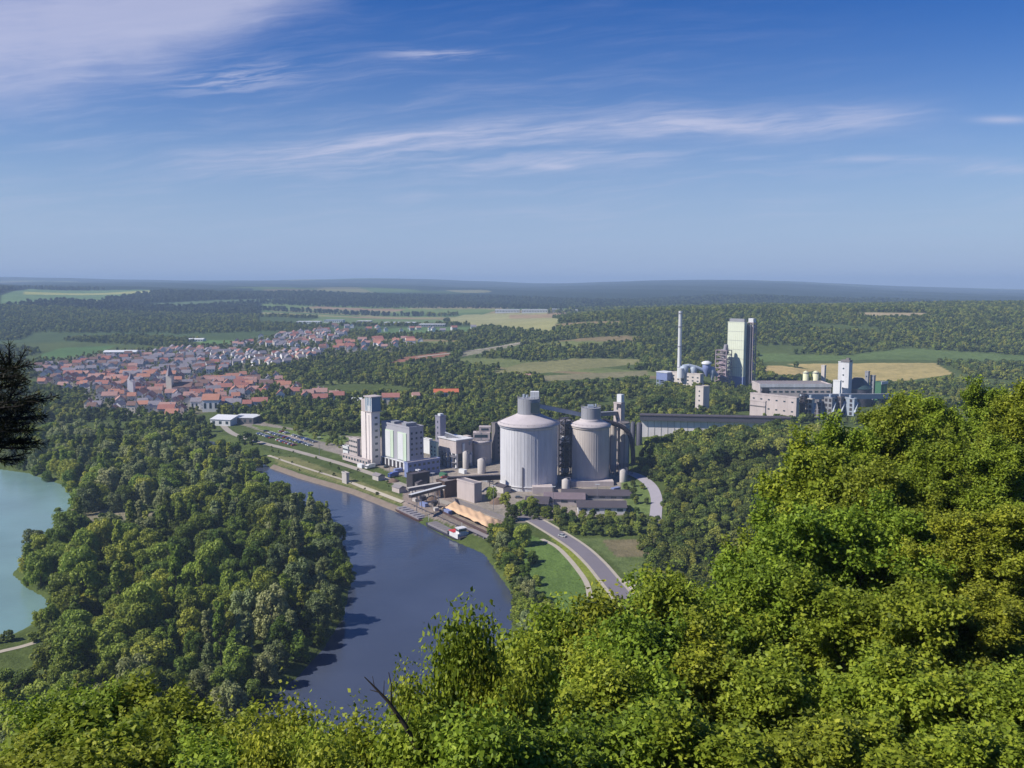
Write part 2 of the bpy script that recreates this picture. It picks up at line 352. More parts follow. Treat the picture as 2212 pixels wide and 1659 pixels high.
# ------------------------------------------------------------------ materials
def new_mat(name):
    m = bpy.data.materials.new(name); m.use_nodes = True; nt = m.node_tree; nt.nodes.clear(); E.nt = nt
    o = nt.nodes.new('ShaderNodeOutputMaterial'); return m, nt, o
def tcoord(which='Object'):
    return E.nt.nodes.new('ShaderNodeTexCoord').outputs[which]
def bsdf(col, rough=0.8, spec=0.25, metal=0.0):
    b = E.nt.nodes.new('ShaderNodeBsdfPrincipled'); b.inputs['Roughness'].default_value = rough
    b.inputs['Specular IOR Level'].default_value = spec; b.inputs['Metallic'].default_value = metal
    if isinstance(col, bpy.types.NodeSocket): E.nt.links.new(col, b.inputs['Base Color'])
    else: b.inputs['Base Color'].default_value = (*col, 1)
    return b
def sc(c, k): return tuple(min(1, x * k) for x in c)
_mc = {}
def surf(name, col, rough=0.8, metal=0.0, vary=0.25, streak=0.3, scale=0.15, ribs=0.0, spec=0.25):
    if name in _mc: return _mc[name]
    m, nt, o = new_mat(name); co = tcoord()
    mp = nt.nodes.new('ShaderNodeMapping'); mp.inputs['Scale'].default_value = (1, 1, 0.12); nt.links.new(co, mp.inputs[0])
    n1 = noise(co, scale, 5, 0.6); n2 = noise(mp.outputs[0], scale * 5, 4, 0.6)
    f = ((n1 - 0.5) * (2 * vary) + (n2 - 0.5) * (2 * streak) + 0.5).clamp()
    c = mixc(f, sc(col, 0.62), sc(col, 1.28))
    if ribs:
        sp = nt.nodes.new('ShaderNodeSeparateXYZ'); nt.links.new(co, sp.inputs[0])
        w = E.op('SINE', (E(sp.outputs[0]) + E(sp.outputs[1])) * (6.283 / ribs)); w = sstep(w, 0.6, 1.0)
        c = mixc(w * 0.35, c, sc(col, 0.45))
    b = bsdf(c, rough, spec, metal); nt.links.new(b.outputs[0], o.inputs[0]); _mc[name] = m; return m
def foliage(name, dark, mid, light, trans=0.3, attr=True, nscale=0.35, ovar=0.6, stand=0.012, sw=1.5):
    if name in _mc: return _mc[name]
    m, nt, o = new_mat(name); co = tcoord()
    oi = nt.nodes.new('ShaderNodeObjectInfo'); rnd = E(oi.outputs['Random'])
    n1 = noise(co, nscale, 3, 0.6)
    gp = nt.nodes.new('ShaderNodeNewGeometry').outputs['Position']; ns = noise(gp, stand, 3, 0.6)
    f = (n1 - 0.5) * 0.8 + (rnd - 0.5) * ovar + (ns - 0.5) * sw + 0.5
    if attr:
        a = nt.nodes.new('ShaderNodeAttribute'); a.attribute_name = 'tint'; f = f + (E(a.outputs['Fac']) - 0.5) * 0.7
    f = f.clamp()
    cr = nt.nodes.new('ShaderNodeValToRGB'); el = cr.color_ramp.elements
    el[0].color = (*dark, 1); el[1].color = (*light, 1); e = el.new(0.5); e.color = (*mid, 1)
    nt.links.new(f.s, cr.inputs[0])
    hs = nt.nodes.new('ShaderNodeHueSaturation'); nt.links.new(cr.outputs[0], hs.inputs['Color'])
    nt.links.new(((E.op('FRACT', rnd * 7.31) - 0.5) * 0.045 + 0.5).s, hs.inputs['Hue'])
    d = bsdf(hs.outputs[0], 0.55, 0.25); t = nt.nodes.new('ShaderNodeBsdfTranslucent')
    g = mixc(0.5, hs.outputs[0], (0.16, 0.2, 0.02)); nt.links.new(g, t.inputs[0])
    mx = nt.nodes.new('ShaderNodeMixShader'); mx.inputs[0].default_value = trans
    nt.links.new(d.outputs[0], mx.inputs[1]); nt.links.new(t.outputs[0], mx.inputs[2]); nt.links.new(mx.outputs[0], o.inputs[0])
    _mc[name] = m; return m
def bark(name, col):
    return surf(name, col, 0.9, vary=0.3, streak=0.2, scale=1.2)
def ground_mat():
    m, nt, o = new_mat('ground_cover')
    a = nt.nodes.new('ShaderNodeAttribute'); a.attribute_name = 'cover'
    g = nt.nodes.new('ShaderNodeNewGeometry'); p = g.outputs['Position']
    n1 = noise(p, 0.012, 6, 0.65); n2 = noise(p, 0.11, 5, 0.7); n3 = noise(p, 0.9, 4, 0.7)
    f = ((n1 - 0.5) * 1.0 + (n2 - 0.5) * 1.3 + (n3 - 0.5) * 0.9 + 0.5).clamp()
    lo = mixc(1.0, a.outputs['Color'], (0.50, 0.55, 0.5), 'MULTIPLY'); hi = mixc(1.0, a.outputs['Color'], (1.5, 1.42, 1.5), 'MULTIPLY')
    c = mixc(f, lo, hi)
    b = bsdf(c, 0.95, 0.1)
    bp = nt.nodes.new('ShaderNodeBump'); bp.inputs['Strength'].default_value = 0.6; bp.inputs['Distance'].default_value = 3.0
    nt.links.new((n2 * 1.0 + n3 * 0.15).s, bp.inputs['Height']); nt.links.new(bp.outputs[0], b.inputs['Normal'])
    nt.links.new(b.outputs[0], o.inputs[0]); return m
def water_mat(name, deep, rough, bump, spec, refl=1.33):
    m, nt, o = new_mat(name); g = nt.nodes.new('ShaderNodeNewGeometry'); p = g.outputs['Position']
    n1 = noise(p, 0.02, 3, 0.5); c = mixc(n1, sc(deep, 0.65), sc(deep, 1.4))
    b = bsdf(c, rough, spec); b.inputs['IOR'].default_value = refl
    mp = nt.nodes.new('ShaderNodeMapping'); nt.links.new(p, mp.inputs[0]); mp.inputs['Scale'].default_value = (0.5, 1, 1)
    n = noise(mp.outputs[0], 0.45, 4, 0.6)
    wn = sstep(noise(p, 0.011, 4, 0.6, 0.8), 0.42, 0.66); nt.links.new((wn * 0.16 + rough).s, b.inputs['Roughness'])
    bp = nt.nodes.new('ShaderNodeBump'); bp.inputs['Strength'].default_value = bump; bp.inputs['Distance'].default_value = 0.25
    nt.links.new(n.s, bp.inputs['Height']); nt.links.new(bp.outputs[0], b.inputs['Normal'])
    nt.links.new(b.outputs[0], o.inputs[0]); return m

# ------------------------------------------------------------------ the setting
def poly_mesh(name, P, z, mat):
    from mathutils.geometry import tessellate_polygon
    v = [Vector((x, y, z)) for x, y in P]; t = tessellate_polygon([v])
    me = bpy.data.meshes.new(name); me.from_pydata(v, [], [tuple(i) for i in t]); me.materials.append(mat); me.update()
    bm = bmesh.new(); bm.from_mesh(me); bmesh.ops.recalc_face_normals(bm, faces=bm.faces)
    for fc in bm.faces:
        if fc.normal.z < 0: fc.normal_flip()
    bm.to_mesh(me); bm.free(); return me
import bmesh
def build_setting():
    v, f, col = make_ground()
    g = link('ground', mesh_np('ground', v, f, [ground_mat()], True, col=col)); tag(g, None, None, kind='structure')
    def grow(P, k):      # widen the sheet a little; it ends inside the bank
        c = P.mean(0); return c + (P - c) * k
    rv = link('river', poly_mesh('river', [(-900, 150), (700, 150), (700, 640), (-72, 640), (-84, 760), (-900, 900)], 0.0, water_mat('river_water', RIVER_COL, 0.06, 0.35, 0.5)))
    tag(rv, None, None, kind='structure')
    lk = link('lake', poly_mesh('lake', LAKE_SHEET, 0.004, water_mat('lake_water', LAKE_COL, 0.12, 0.5, 0.35)))
    tag(lk, None, None, kind='structure')
def strip(name, pts, w, mat, dz=0.08, label=None):
    pts = [hit(*p) for p in pts]
    # densify with catmull-rom
    P = [pts[0]] + pts + [pts[-1]]; q = []
    for i in range(1, len(P) - 2):
        for k in range(10):
            t = k / 10; a, b, c, d = map(np.array, P[i-1:i+3])
            q.append(0.5 * (2*b + (c-a)*t + (2*a-5*b+4*c-d)*t*t + (3*b-a-3*c+d)*t**3))
    q.append(np.array(pts[-1])); q = np.array(q); d = np.gradient(q, axis=0); d /= np.linalg.norm(d, axis=1)[:, None] + 1e-9
    nrm = np.stack([-d[:, 1], d[:, 0]], 1); vs = []; n = 5
    for i in range(len(q)):
        for k in range(n):
            o = (k / (n - 1) - 0.5) * w; x, y = q[i] + nrm[i] * o; vs.append((x, y, 0))
    vs = np.array(vs)
    g = np.max([h(vs[:, 0] + a, vs[:, 1] + b) for a, b in ((0, 0), (1.5, 0), (-1.5, 0), (0, 2), (0, -2))], 0)
    vs[:, 2] = g + dz; idx = np.arange(len(vs)).reshape(len(q), n)
    f = np.stack([idx[:-1, 1:], idx[:-1, :-1], idx[1:, :-1], idx[1:, 1:]], -1).reshape(-1, 4)
    me = mesh_np(name, vs, f, [mat], True)
    bm = bmesh.new(); bm.from_mesh(me)
    for fc in bm.faces:
        if fc.normal.z < 0: fc.normal_flip()
    bm.to_mesh(me); bm.free()
    o = link(name, me); tag(o, label, None, kind='structure'); return q, nrm
RIVER_COL = (0.055, 0.068, 0.105); LAKE_COL = (0.155, 0.26, 0.255)
LAKE_SHEET = [tuple(p) for p in np.array([W(x, y, 0) for x, y in [(-900,1000),(-300,1004),(0,1008),(70,1016),(150,1045),(176,1080),(150,1122),(165,1150),(90,1205),(50,1240),(80,1268),(120,1290),(130,1318),(80,1362),(8,1396),(-300,1500),(-1000,1750)]])]
build_setting()
# ------------------------------------------------------------------ vegetation
FOL_MID = foliage('leaves_broad', (0.075,0.12,0.02), (0.20,0.275,0.038), (0.42,0.48,0.07), 0.38, nscale=0.25, ovar=0.95)
FOL_WILLOW = foliage('leaves_willow', (0.085,0.12,0.045), (0.22,0.27,0.10), (0.38,0.42,0.18), 0.28, nscale=0.25)
FOL_FAR = foliage('leaves_far', (0.058,0.09,0.02), (0.14,0.185,0.036), (0.32,0.36,0.06), 0.34, nscale=0.12, ovar=1.1)
FOL_PINE = foliage('leaves_conifer', (0.012,0.026,0.014), (0.034,0.06,0.030), (0.09,0.125,0.05), 0.1, nscale=0.12, ovar=1.0)
FOL_HERO = foliage('leaves_oak', (0.085,0.13,0.012), (0.24,0.315,0.028), (0.50,0.56,0.055), 0.42, nscale=1.1, ovar=0.15, stand=0.15, sw=0.5)
FOL_HERO2 = foliage('leaves_hornbeam', (0.085,0.12,0.012), (0.23,0.30,0.028), (0.48,0.54,0.055), 0.42, nscale=1.1, ovar=0.15, stand=0.15, sw=0.5)
BARK = bark('bark', (0.09, 0.075, 0.055)); BARK_D = bark('bark_dark', (0.022, 0.019, 0.018))
NEEDLE = foliage('needles', (0.005,0.008,0.003), (0.009,0.014,0.005), (0.018,0.026,0.008), 0.05)  # near-black colour carries the backlit shade of the boughs
def quads(pos, nrm, size, seed, fold=0.0, aspect=0.6):
    r = np.random.default_rng(seed); n = len(pos)
    a = np.cross(nrm, r.normal(size=(n, 3))); a /= np.linalg.norm(a, axis=1)[:, None] + 1e-9
    b = np.cross(nrm, a); s = size[:, None]
    tip = pos + a * s; tail = pos - a * s; l = pos + b * s * aspect + nrm * s * fold; rr = pos - b * s * aspect + nrm * s * fold
    v = np.stack([tail, l, tip, rr], 1).reshape(-1, 3); f = np.arange(4 * n).reshape(n, 4)
    return v, f, np.repeat(r.random(n), 4)
def lobes_crown(seed, rx, hz, nl, nleaf, leaf, kind='round', base=0.25):
    r = np.random.default_rng(seed); L = []
    for i in range(nl):
        t = (i + 0.5) / nl; zc = base + (1 - base) * (t ** 0.8) * 0.92
        if kind == 'round': prof = math.sqrt(max(0.02, 1 - ((zc - 0.5) / 0.52) ** 2)) * 0.72
        elif kind == 'tall': prof = 0.55 * (1 - zc) ** 0.45 + 0.05
        elif kind == 'cone': prof = 0.8 * (1.02 - zc)
        else: prof = 0.75 * math.sqrt(max(0.02, 1 - ((zc - 0.35) / 0.68) ** 2))
        an = r.uniform(0, 6.283); rad = prof * r.uniform(0.55, 1.0) ** 0.6
        lr = r.uniform(0.15, 0.33) * (1.0 if kind != 'tall' else 0.75)
        L.append((rx * rad * math.cos(an), rx * rad * math.sin(an), hz * (zc - 0.08), rx * lr, r.uniform(0.75, 1.1)))
    L.append((0, 0, hz * 0.6, rx * 0.5, 1.2)); L = np.array(L)
    w = L[:, 3] ** 2; k = r.choice(len(L), nleaf, p=w / w.sum())
    d = r.normal(size=(nleaf, 3)); d[:, 2] = np.where(r.random(nleaf) < 0.75, np.abs(d[:, 2]), d[:, 2]); d /= np.linalg.norm(d, axis=1)[:, None]
    c = L[k]; pos = c[:, :3] + d * (c[:, 3:4] * (0.62 + 0.55 * r.random((nleaf, 1)))) * np.stack([np.ones(nleaf), np.ones(nleaf), c[:, 4]], 1)
    # drop what is buried deep inside another lobe
    keep = np.ones(nleaf, bool)
    for l in L: keep &= np.linalg.norm((pos - l[:3]) / [1, 1, l[4]], axis=1) > l[3] * 0.58
    pos = pos[keep]; d = d[keep]; nrm = d + r.normal(size=d.shape) * 0.42; nrm /= np.linalg.norm(nrm, axis=1)[:, None]
    return quads(pos, nrm, leaf * r.uniform(0.6, 1.35, len(pos)), seed + 1, 0.0, 0.7)
def wood_skel(seed, height, rad, nb, reach, levels=3, sides=5, taper=0.6):
    """trunk and limbs; returns MB and the twig tips with directions"""
    r = random.Random(seed); mb = MB(); tips = []
    def grow(p, d, length, rr, lvl):
        n = 4 if lvl < 2 else 3; q = p
        for i in range(n):
            d2 = (d + Vector((r.gauss(0, .16), r.gauss(0, .16), r.gauss(0.06, .10)))).normalized()
            q2 = q + d2 * (length / n); r2 = rr * (1 - (1 - taper) / n)
            mb.tube(q, q2, rr, r2, sides if lvl < 2 else 3); rr = r2; q = q2; d = d2
            if lvl < levels and (i > 0 or lvl > 0):
                for _ in range(2 if lvl else 1):
                    a = r.uniform(0, 6.283); side = Vector((math.cos(a), math.sin(a), r.uniform(-0.1, 0.6))).normalized()
                    grow(q, (d * 0.55 + side * 0.8).normalized(), length * r.uniform(0.42, 0.62), rr * 0.55, lvl + 1)
            if lvl >= levels - 1: tips.append((q.copy(), d.copy()))
        tips.append((q.copy(), d.copy()))
    mb.tube((0, 0, -1.5), (0, 0, height * 0.28), rad * 1.25, rad, 9)
    top = Vector((0, 0, height * 0.28)); p = top; rr = rad
    for i in range(nb):
        t = i / nb; z = height * (0.28 + 0.60 * t)
        q = Vector((r.gauss(0, .12) * height * 0.1, r.gauss(0, .12) * height * 0.1, z)); mb.tube(p, q, rr, rr * 0.88, 7); p = q; rr *= 0.88
        a = i * 2.4 + r.uniform(-.4, .4); up = 0.25 + 0.9 * t
        ln = reach * (1.0 - 0.55 * t) * r.uniform(0.8, 1.1)
        grow(q, Vector((math.cos(a), math.sin(a), up)).normalized(), ln, rr * 0.6, 1)
    grow(p, Vector((0, 0, 1)), height * 0.14, rr * 0.7, 1)
    return mb, tips
def hero_crown(tips, seed, per, leaf, spread):
    r = np.random.default_rng(seed); P = np.array([t[0] for t in tips]); D = np.array([t[1] for t in tips])
    n = len(P) * per; k = np.repeat(np.arange(len(P)), per)
    t = r.uniform(-0.3, 1.0, n); off = r.normal(size=(n, 3)) * spread * 0.5
    pos = P[k] + D[k] * (t * spread * 1.3)[:, None] + off; pos[:, 2] += 0.05
    nrm = r.normal(size=(n, 3)) * 0.75 + [0, 0, 0.9] + off / spread * 0.7; nrm /= np.linalg.norm(nrm, axis=1)[:, None]
    tint = np.clip(0.5 + (r.normal(size=len(P)) * 0.22)[k] + r.normal(size=n) * 0.12, 0, 1)
    v, f, _ = quads(pos, nrm, leaf * r.uniform(0.55, 1.3, n), seed, -0.18, 0.62)
    return v, f, np.repeat(tint, 4)
def simple_trunk(hh, r, seed=0):
    q = random.Random(seed); mb = MB(); mb.tube((0, 0, -1), (0, 0, hh * .35), r * 1.2, r, 7)
    p = Vector((0, 0, hh * .35)); mb.tube(p, (q.gauss(0, .3), q.gauss(0, .3), hh * .8), r, r * .35, 6)
    for i in range(5):
        a = i * 1.3 + q.random(); mb.tube((0, 0, hh * (.3 + .08 * i)), (math.cos(a) * hh * .25, math.sin(a) * hh * .25, hh * (.5 + .08 * i)), r * .45, r * .15, 5)
    return mb
# mid-distance kinds: (crown mesh, trunk mesh, radius, height)
MID = []
def mk_mid(nm, seed, rx, hz, nl, nleaf, leaf, kind, base, mat):
    v, f, t = lobes_crown(seed, rx, hz, nl, nleaf, leaf, kind, base)
    MID.append((mesh_np('crown', v, f, [mat], attrs={'tint': t}), simple_trunk(hz, 0.28, seed).mesh('trunk', BARK), rx, hz, nm))
mk_mid('rounded', 1, 5.6, 12.5, 38, 5600, 0.36, 'round', 0.2, FOL_MID)
mk_mid('rounded', 2, 6.6, 13.5, 46, 6800, 0.38, 'round', 0.15, FOL_MID)
mk_mid('bushy', 3, 5.0, 9.5, 30, 4600, 0.34, 'low', 0.1, FOL_MID)
mk_mid('tall', 4, 4.4, 16.5, 42, 5600, 0.34, 'tall', 0.12, FOL_WILLOW)
mk_mid('willow', 5, 6.2, 13.5, 44, 6600, 0.36, 'low', 0.08, FOL_WILLOW)
mk_mid('poplar', 6, 3.6, 18.0, 44, 5000, 0.34, 'tall', 0.1, FOL_MID)
FARM = []
for s in range(5):
    rx, hz = (4.6, 8.5) if s < 4 else (3.4, 10.5)
    v, f, t = lobes_crown(20 + s, rx, hz, 9, 420, 0.95, ('round', 'low', 'round', 'low', 'cone')[s], 0.1)
    FARM.append(mesh_np('crown', v, f, [FOL_FAR], attrs={'tint': t}))
NEARM = []
for s in range(4):
    v, f, t = lobes_crown(40 + s, 4.2, 8.0, 12, 1500, 0.42, 'round' if s % 2 else 'low', 0.1)
    NEARM.append(mesh_np('crown', v, f, [FOL_FAR], attrs={'tint': t}))
PINEM = []
for s in range(3):
    v, f, t = lobes_crown(90 + s, 4.6, 9.5, 9, 380, 1.0, ('cone', 'round', 'cone')[s], 0.1)
    PINEM.append(mesh_np('crown', v, f, [FOL_PINE], attrs={'tint': t}))
def scatter(name, pts, scl, meshes, label, cat):
    me = bpy.data.meshes.new(name); n = len(pts); me.vertices.add(n); me.vertices.foreach_set('co', np.asarray(pts, np.float32).ravel())
    r = np.random.default_rng(n)
    for k, a in (('sc', scl), ('rz', r.uniform(0, 6.28, n))):
        at = me.attributes.new(k, 'FLOAT', 'POINT'); at.data.foreach_set('value', np.asarray(a, np.float32))
    col = bpy.data.collections.new(name + '_sources')
    for m in meshes: col.objects.link(bpy.data.objects.new('tree_source', m))
    ng = bpy.data.node_groups.new(name, 'GeometryNodeTree')
    ng.interface.new_socket('Geometry', in_out='INPUT', socket_type='NodeSocketGeometry')
    ng.interface.new_socket('Geometry', in_out='OUTPUT', socket_type='NodeSocketGeometry')
    N = ng.nodes.new; L = ng.links.new; gi = N('NodeGroupInput'); go = N('NodeGroupOutput'); ip = N('GeometryNodeInstanceOnPoints')
    ci = N('GeometryNodeCollectionInfo'); ci.inputs['Collection'].default_value = col
    ci.inputs['Separate Children'].default_value = True; ci.inputs['Reset Children'].default_value = True
    L(gi.outputs[0], ip.inputs['Points']); L(ci.outputs[0], ip.inputs['Instance']); ip.inputs['Pick Instance'].default_value = True
    ri = N('FunctionNodeRandomValue'); ri.data_type = 'INT'; ri.inputs[4].default_value = 0; ri.inputs[5].default_value = len(meshes) - 1
    L(ri.outputs[2], ip.inputs['Instance Index'])
    a1 = N('GeometryNodeInputNamedAttribute'); a1.data_type = 'FLOAT'; a1.inputs[0].default_value = 'sc'
    a2 = N('GeometryNodeInputNamedAttribute'); a2.data_type = 'FLOAT'; a2.inputs[0].default_value = 'rz'
    cx = N('ShaderNodeCombineXYZ'); L(a2.outputs[0], cx.inputs[2]); L(cx.outputs[0], ip.inputs['Rotation']); L(a1.outputs[0], ip.inputs['Scale'])
    L(ip.outputs[0], go.inputs[0])
    o = link(name, me); md = o.modifiers.new('trees', 'NODES'); md.node_group = ng
    tag(o, label, cat, kind='stuff'); return o
def grid_pts(x0, x1, y0, y1, step, seed, jit=0.45):
    r = np.random.default_rng(seed); xs = np.arange(x0, x1, step); ys = np.arange(y0, y1, step)
    X, Y = np.meshgrid(xs, ys); X = X.ravel() + r.uniform(-jit, jit, X.size) * step; Y = Y.ravel() + r.uniform(-jit, jit, Y.size) * step
    return X, Y
def place_tree(k, x, y, s, rz, label, group, zs=1.0, name='woodland_tree'):
    crown, trunk, rx, hz, nm = MID[k]; z = h1(x, y)
    t = thing(name, label, 'tree', (x, y, z - 0.1), rz, group)
    c = link('crown', crown, t); c.scale = (s, s, s * zs); tr = link('trunk', trunk, t); tr.scale = (s, s, s * zs)
    return t
# --- the wood on the tongue of land between lake and river
WOOD = np.array([W(x, y, 2) for x, y in [(10,1004),(60,958),(110,944),(300,944),(420,950),(505,992),(548,1030),(612,1080),(690,1122),(732,1162),(750,1200),(755,1250),(738,1328),(696,1400),(636,1464),(556,1530),(418,1630),(228,1740),(-60,1950),(-500,1800),(-300,1520),(0,1395),(70,1364),(118,1318),(104,1296),(66,1276),(38,1246),(76,1206),(150,1160),(144,1126),(172,1082),(142,1046),(60,1022)]])
CLEAR = [np.array([W(x, y, 2) for x, y in P]) for P in ([(150,1112),(350,1108),(385,1122),(330,1146),(165,1144)], [(-200,1440),(0,1396),(60,1376),(110,1376),(125,1410),(90,1462),(0,1510),(-200,1600)])]
X, Y = grid_pts(-520, 120, 180, 730, 9.2, 3)
m = inside(WOOD, X, Y)
for P in CLEAR: m &= ~inside(P, X, Y)
X, Y = X[m], Y[m]; o = np.argsort(np.hypot(X, Y)); X, Y = X[o], Y[o]
rt = random.Random(5); vis = []
for x, y in zip(X, Y):     # in view only
    u = x / y * F + 512
    if u > -40: vis.append((x, y))
dshore = edist(RIVER, np.array([v[0] for v in vis]), np.array([v[1] for v in vis]))
dlake = edist(LAKE, np.array([v[0] for v in vis]), np.array([v[1] for v in vis]))
NIND = 270; lib = {}
rest = []
def wood_label(k, x, y, a, b, s):
    nm = {'rounded': 'rounded broadleaf tree', 'bushy': 'low bushy broadleaf tree', 'tall': 'tall pale willow', 'willow': 'wide grey-green willow', 'poplar': 'narrow tall poplar'}[MID[k][4]]
    sz = 'large ' if s > 1.12 else ('small ' if s < 0.86 else '')
    if a < 16: pl = 'leaning over the dark river bank'
    elif b < 20: pl = 'on the shore of the turquoise lake'
    elif y > 540: pl = 'in the far end of the wood by the upper river'
    elif y > 400: pl = 'in the middle of the wood between lake and river'
    else: pl = 'in the near part of the wood between lake and river'
    return (sz + nm + ' ' + pl)
for i, (x, y) in enumerate(vis):
    n = math.sin(x / 45 + 1.0) + math.sin(y / 60 + x / 80); k = rt.choice([0, 1, 2, 0, 1, 5] if n < 0.2 else [3, 4, 4, 1, 3, 0]); s = rt.uniform(0.55, 1.3)
    if dshore[i] < 45 and rt.random() < .45: k = rt.choice([3, 4, 4])
    if dshore[i] < 9: k = rt.choice([2, 4, 2]); s = rt.uniform(0.75, 1.0)
    if i < NIND:
        lb = wood_label(k, x, y, dshore[i], dlake[i], s)
        place_tree(k, x, y, s, rt.uniform(0, 6.28), lb, lb.replace('tree ', 'trees ').replace('willow ', 'willows ').replace('poplar ', 'poplars '), rt.uniform(0.8, 1.35))
    else: rest.append((x, y, h1(x, y) - 0.1, s * rt.uniform(0.9, 1.1)))
rest = np.array(rest)
scatter('riverside_wood', rest[:, :3], rest[:, 3], [c[0] for c in MID], 'far part of the green wood between the turquoise lake and the river', 'woodland')
# small trees of the river's far bank and both shores, and the one pair standing free at the river
for (xo, yo, k, s, lb) in [(706,1112,5,0.52,'small dark upright tree standing alone at the river edge'),(612,1066,2,0.5,'small dark bush at the river edge beside the wood'),
                           (1062,1082,1,0.62,'round green tree beside the big white silo foot'),(1092,1095,0,0.7,'dark green tree left of the low dark sheds'),
                           (505,992,1,1.0,'broad tree hiding the bend of the upper river'),(532,1006,0,.95,'dark round tree at the upper river bend'),(556,1016,2,1.0,'bushy tree at the tip of the wood by the upper river'),(480,985,0,1.1,'large tree left of the upper river bend'),(548,996,1,.8,'green tree on the far bank of the upper river bend'),(572,1003,2,.7,'low bush where the stone embankment begins'),
                           (60,1262,2,0.5,'reddish low shrub on the lake shore point'),(125,1112,2,0.5,'yellow-green shrub at the lake inlet')]:
    x, y = hit(xo, yo); place_tree(k, x, y, s, rt.uniform(0, 6), lb, None, 1.0)
# --- bank and meadow trees on the right of the river: single trees
bank = [(1088,1196,4,.8),(1112,1204,0,.7),(1100,1235,1,.7),(1135,1252,0,.6),(1142,1300,4,.7),(1122,1318,2,.8),(1138,1350,1,.8),(1168,1305,2,.5),(1095,1165,1,.7),(1076,1160,0,.6),(1165,1390,3,.6),(1200,1385,0,.7),(1080,1180,1,.75),(1100,1150,0,.7),(1128,1178,1,.8),(1090,1215,2,.8),(1120,1225,0,.75),(1150,1215,2,.6),(1105,1255,2,.8),(1130,1290,4,.7),(1160,1265,2,.5),(1150,1320,3,.6),(1120,1350,2,.8),(1180,1350,0,.8),(1145,1385,4,.9),
        (1105,1125,0,.75),(1125,1112,2,.9),(1150,1110,0,.8),(1180,1118,2,.7),(1062,1150,2,.55)]
for i, (xo, yo, k, s) in enumerate(bank):
    x, y = hit(xo, yo); place_tree(k, x, y, s, rt.uniform(0, 6), ('bushy tree on the right river bank below the road' if yo > 1170 else 'green tree between the sand heap and the road'), ('trees on the right river bank' if yo > 1170 else 'trees between the sand heap and the road'), 1.0)
def bank_scatter():
    sp = []; r = np.random.default_rng(11)
    def area(poly, step, lo, hi, seed, avoid=()):
        P = hpoly(poly); x, y = grid_pts(P[:, 0].min(), P[:, 0].max(), P[:, 1].min(), P[:, 1].max(), step, seed)
        k = inside(P, x, y)
        for A in avoid: k &= ~inside(A, x, y)
        x, y = x[k], y[k]; sp.append(np.stack([x, y, h(x, y) - 0.2, r.uniform(lo, hi, len(x))], 1))
    big = [hpoly(p) for p in ([(1345,1010),(1385,1020),(1430,1055),(1436,1125),(1398,1128),(1400,1070),(1345,1040)],)]
    area([(1370,1000),(1480,960),(1620,950),(1900,945),(2300,1000),(2300,1300),(1700,1260),(1440,1160),(1440,1060),(1400,1030)], 6.2, 0.62, 1.15, 1, big)
    area([(1398,988),(1470,968),(1540,960),(1790,956),(1790,990),(1600,1010),(1440,1040)], 6.0, 1.45, 2.1, 8)
    area([(600,990),(760,1040),(880,1085),(870,1092),(740,1050),(600,1005)], 13, .14, .35, 10)
    area([(560,955),(760,1012),(860,1052),(850,1060),(740,1024),(580,974)], 12, .15, .4, 12)
    area([(1040,1172),(1072,1160),(1120,1240),(1142,1320),(1120,1330),(1100,1268),(1072,1228)], 5.5, .5, .95, 15)
    area([(60,1384),(110,1370),(150,1390),(130,1420)], 6, .5, .9, 13)
    area([(-150,1440),(0,1392),(60,1370),(64,1362),(0,1384),(-150,1425)], 6, .35, .6, 14)
    area([(1380,888),(1505,888),(1505,864),(1395,864)], 6.5, 1.3, 1.9, 21)
    area([(1532,890),(1632,890),(1632,866),(1540,866)], 6.5, 1.2, 1.8, 22)
    area([(600,930),(690,930),(750,955),(735,975),(690,965),(690,955)], 11, .5, .9, 9)
    area([(1190,1128),(1260,1118),(1420,1122),(1440,1160),(1240,1160)], 5.6, 0.45, 0.8, 2)
    area([(1120,1100),(1240,1112),(1230,1132),(1140,1122)], 5.0, 0.5, 0.8, 3)
    area([(1345,1040),(1400,1060),(1400,1120),(1340,1120)], 9, 0.4, 0.7, 4)
    area([(1370,1180),(1480,1170),(1700,1300),(1500,1420),(1420,1300)], 6, 0.6, 1.1, 5)
    area([(1170,1360),(1300,1330),(1500,1330),(1500,1500),(1100,1500)], 6, 0.6, 1.1, 6)
    a = np.concatenate(sp); scatter('slope_wood', a[:, :3], a[:, 3], NEARM, 'green wood on the slope below the long concrete hall and around the meadow', 'woodland')
bank_scatter()
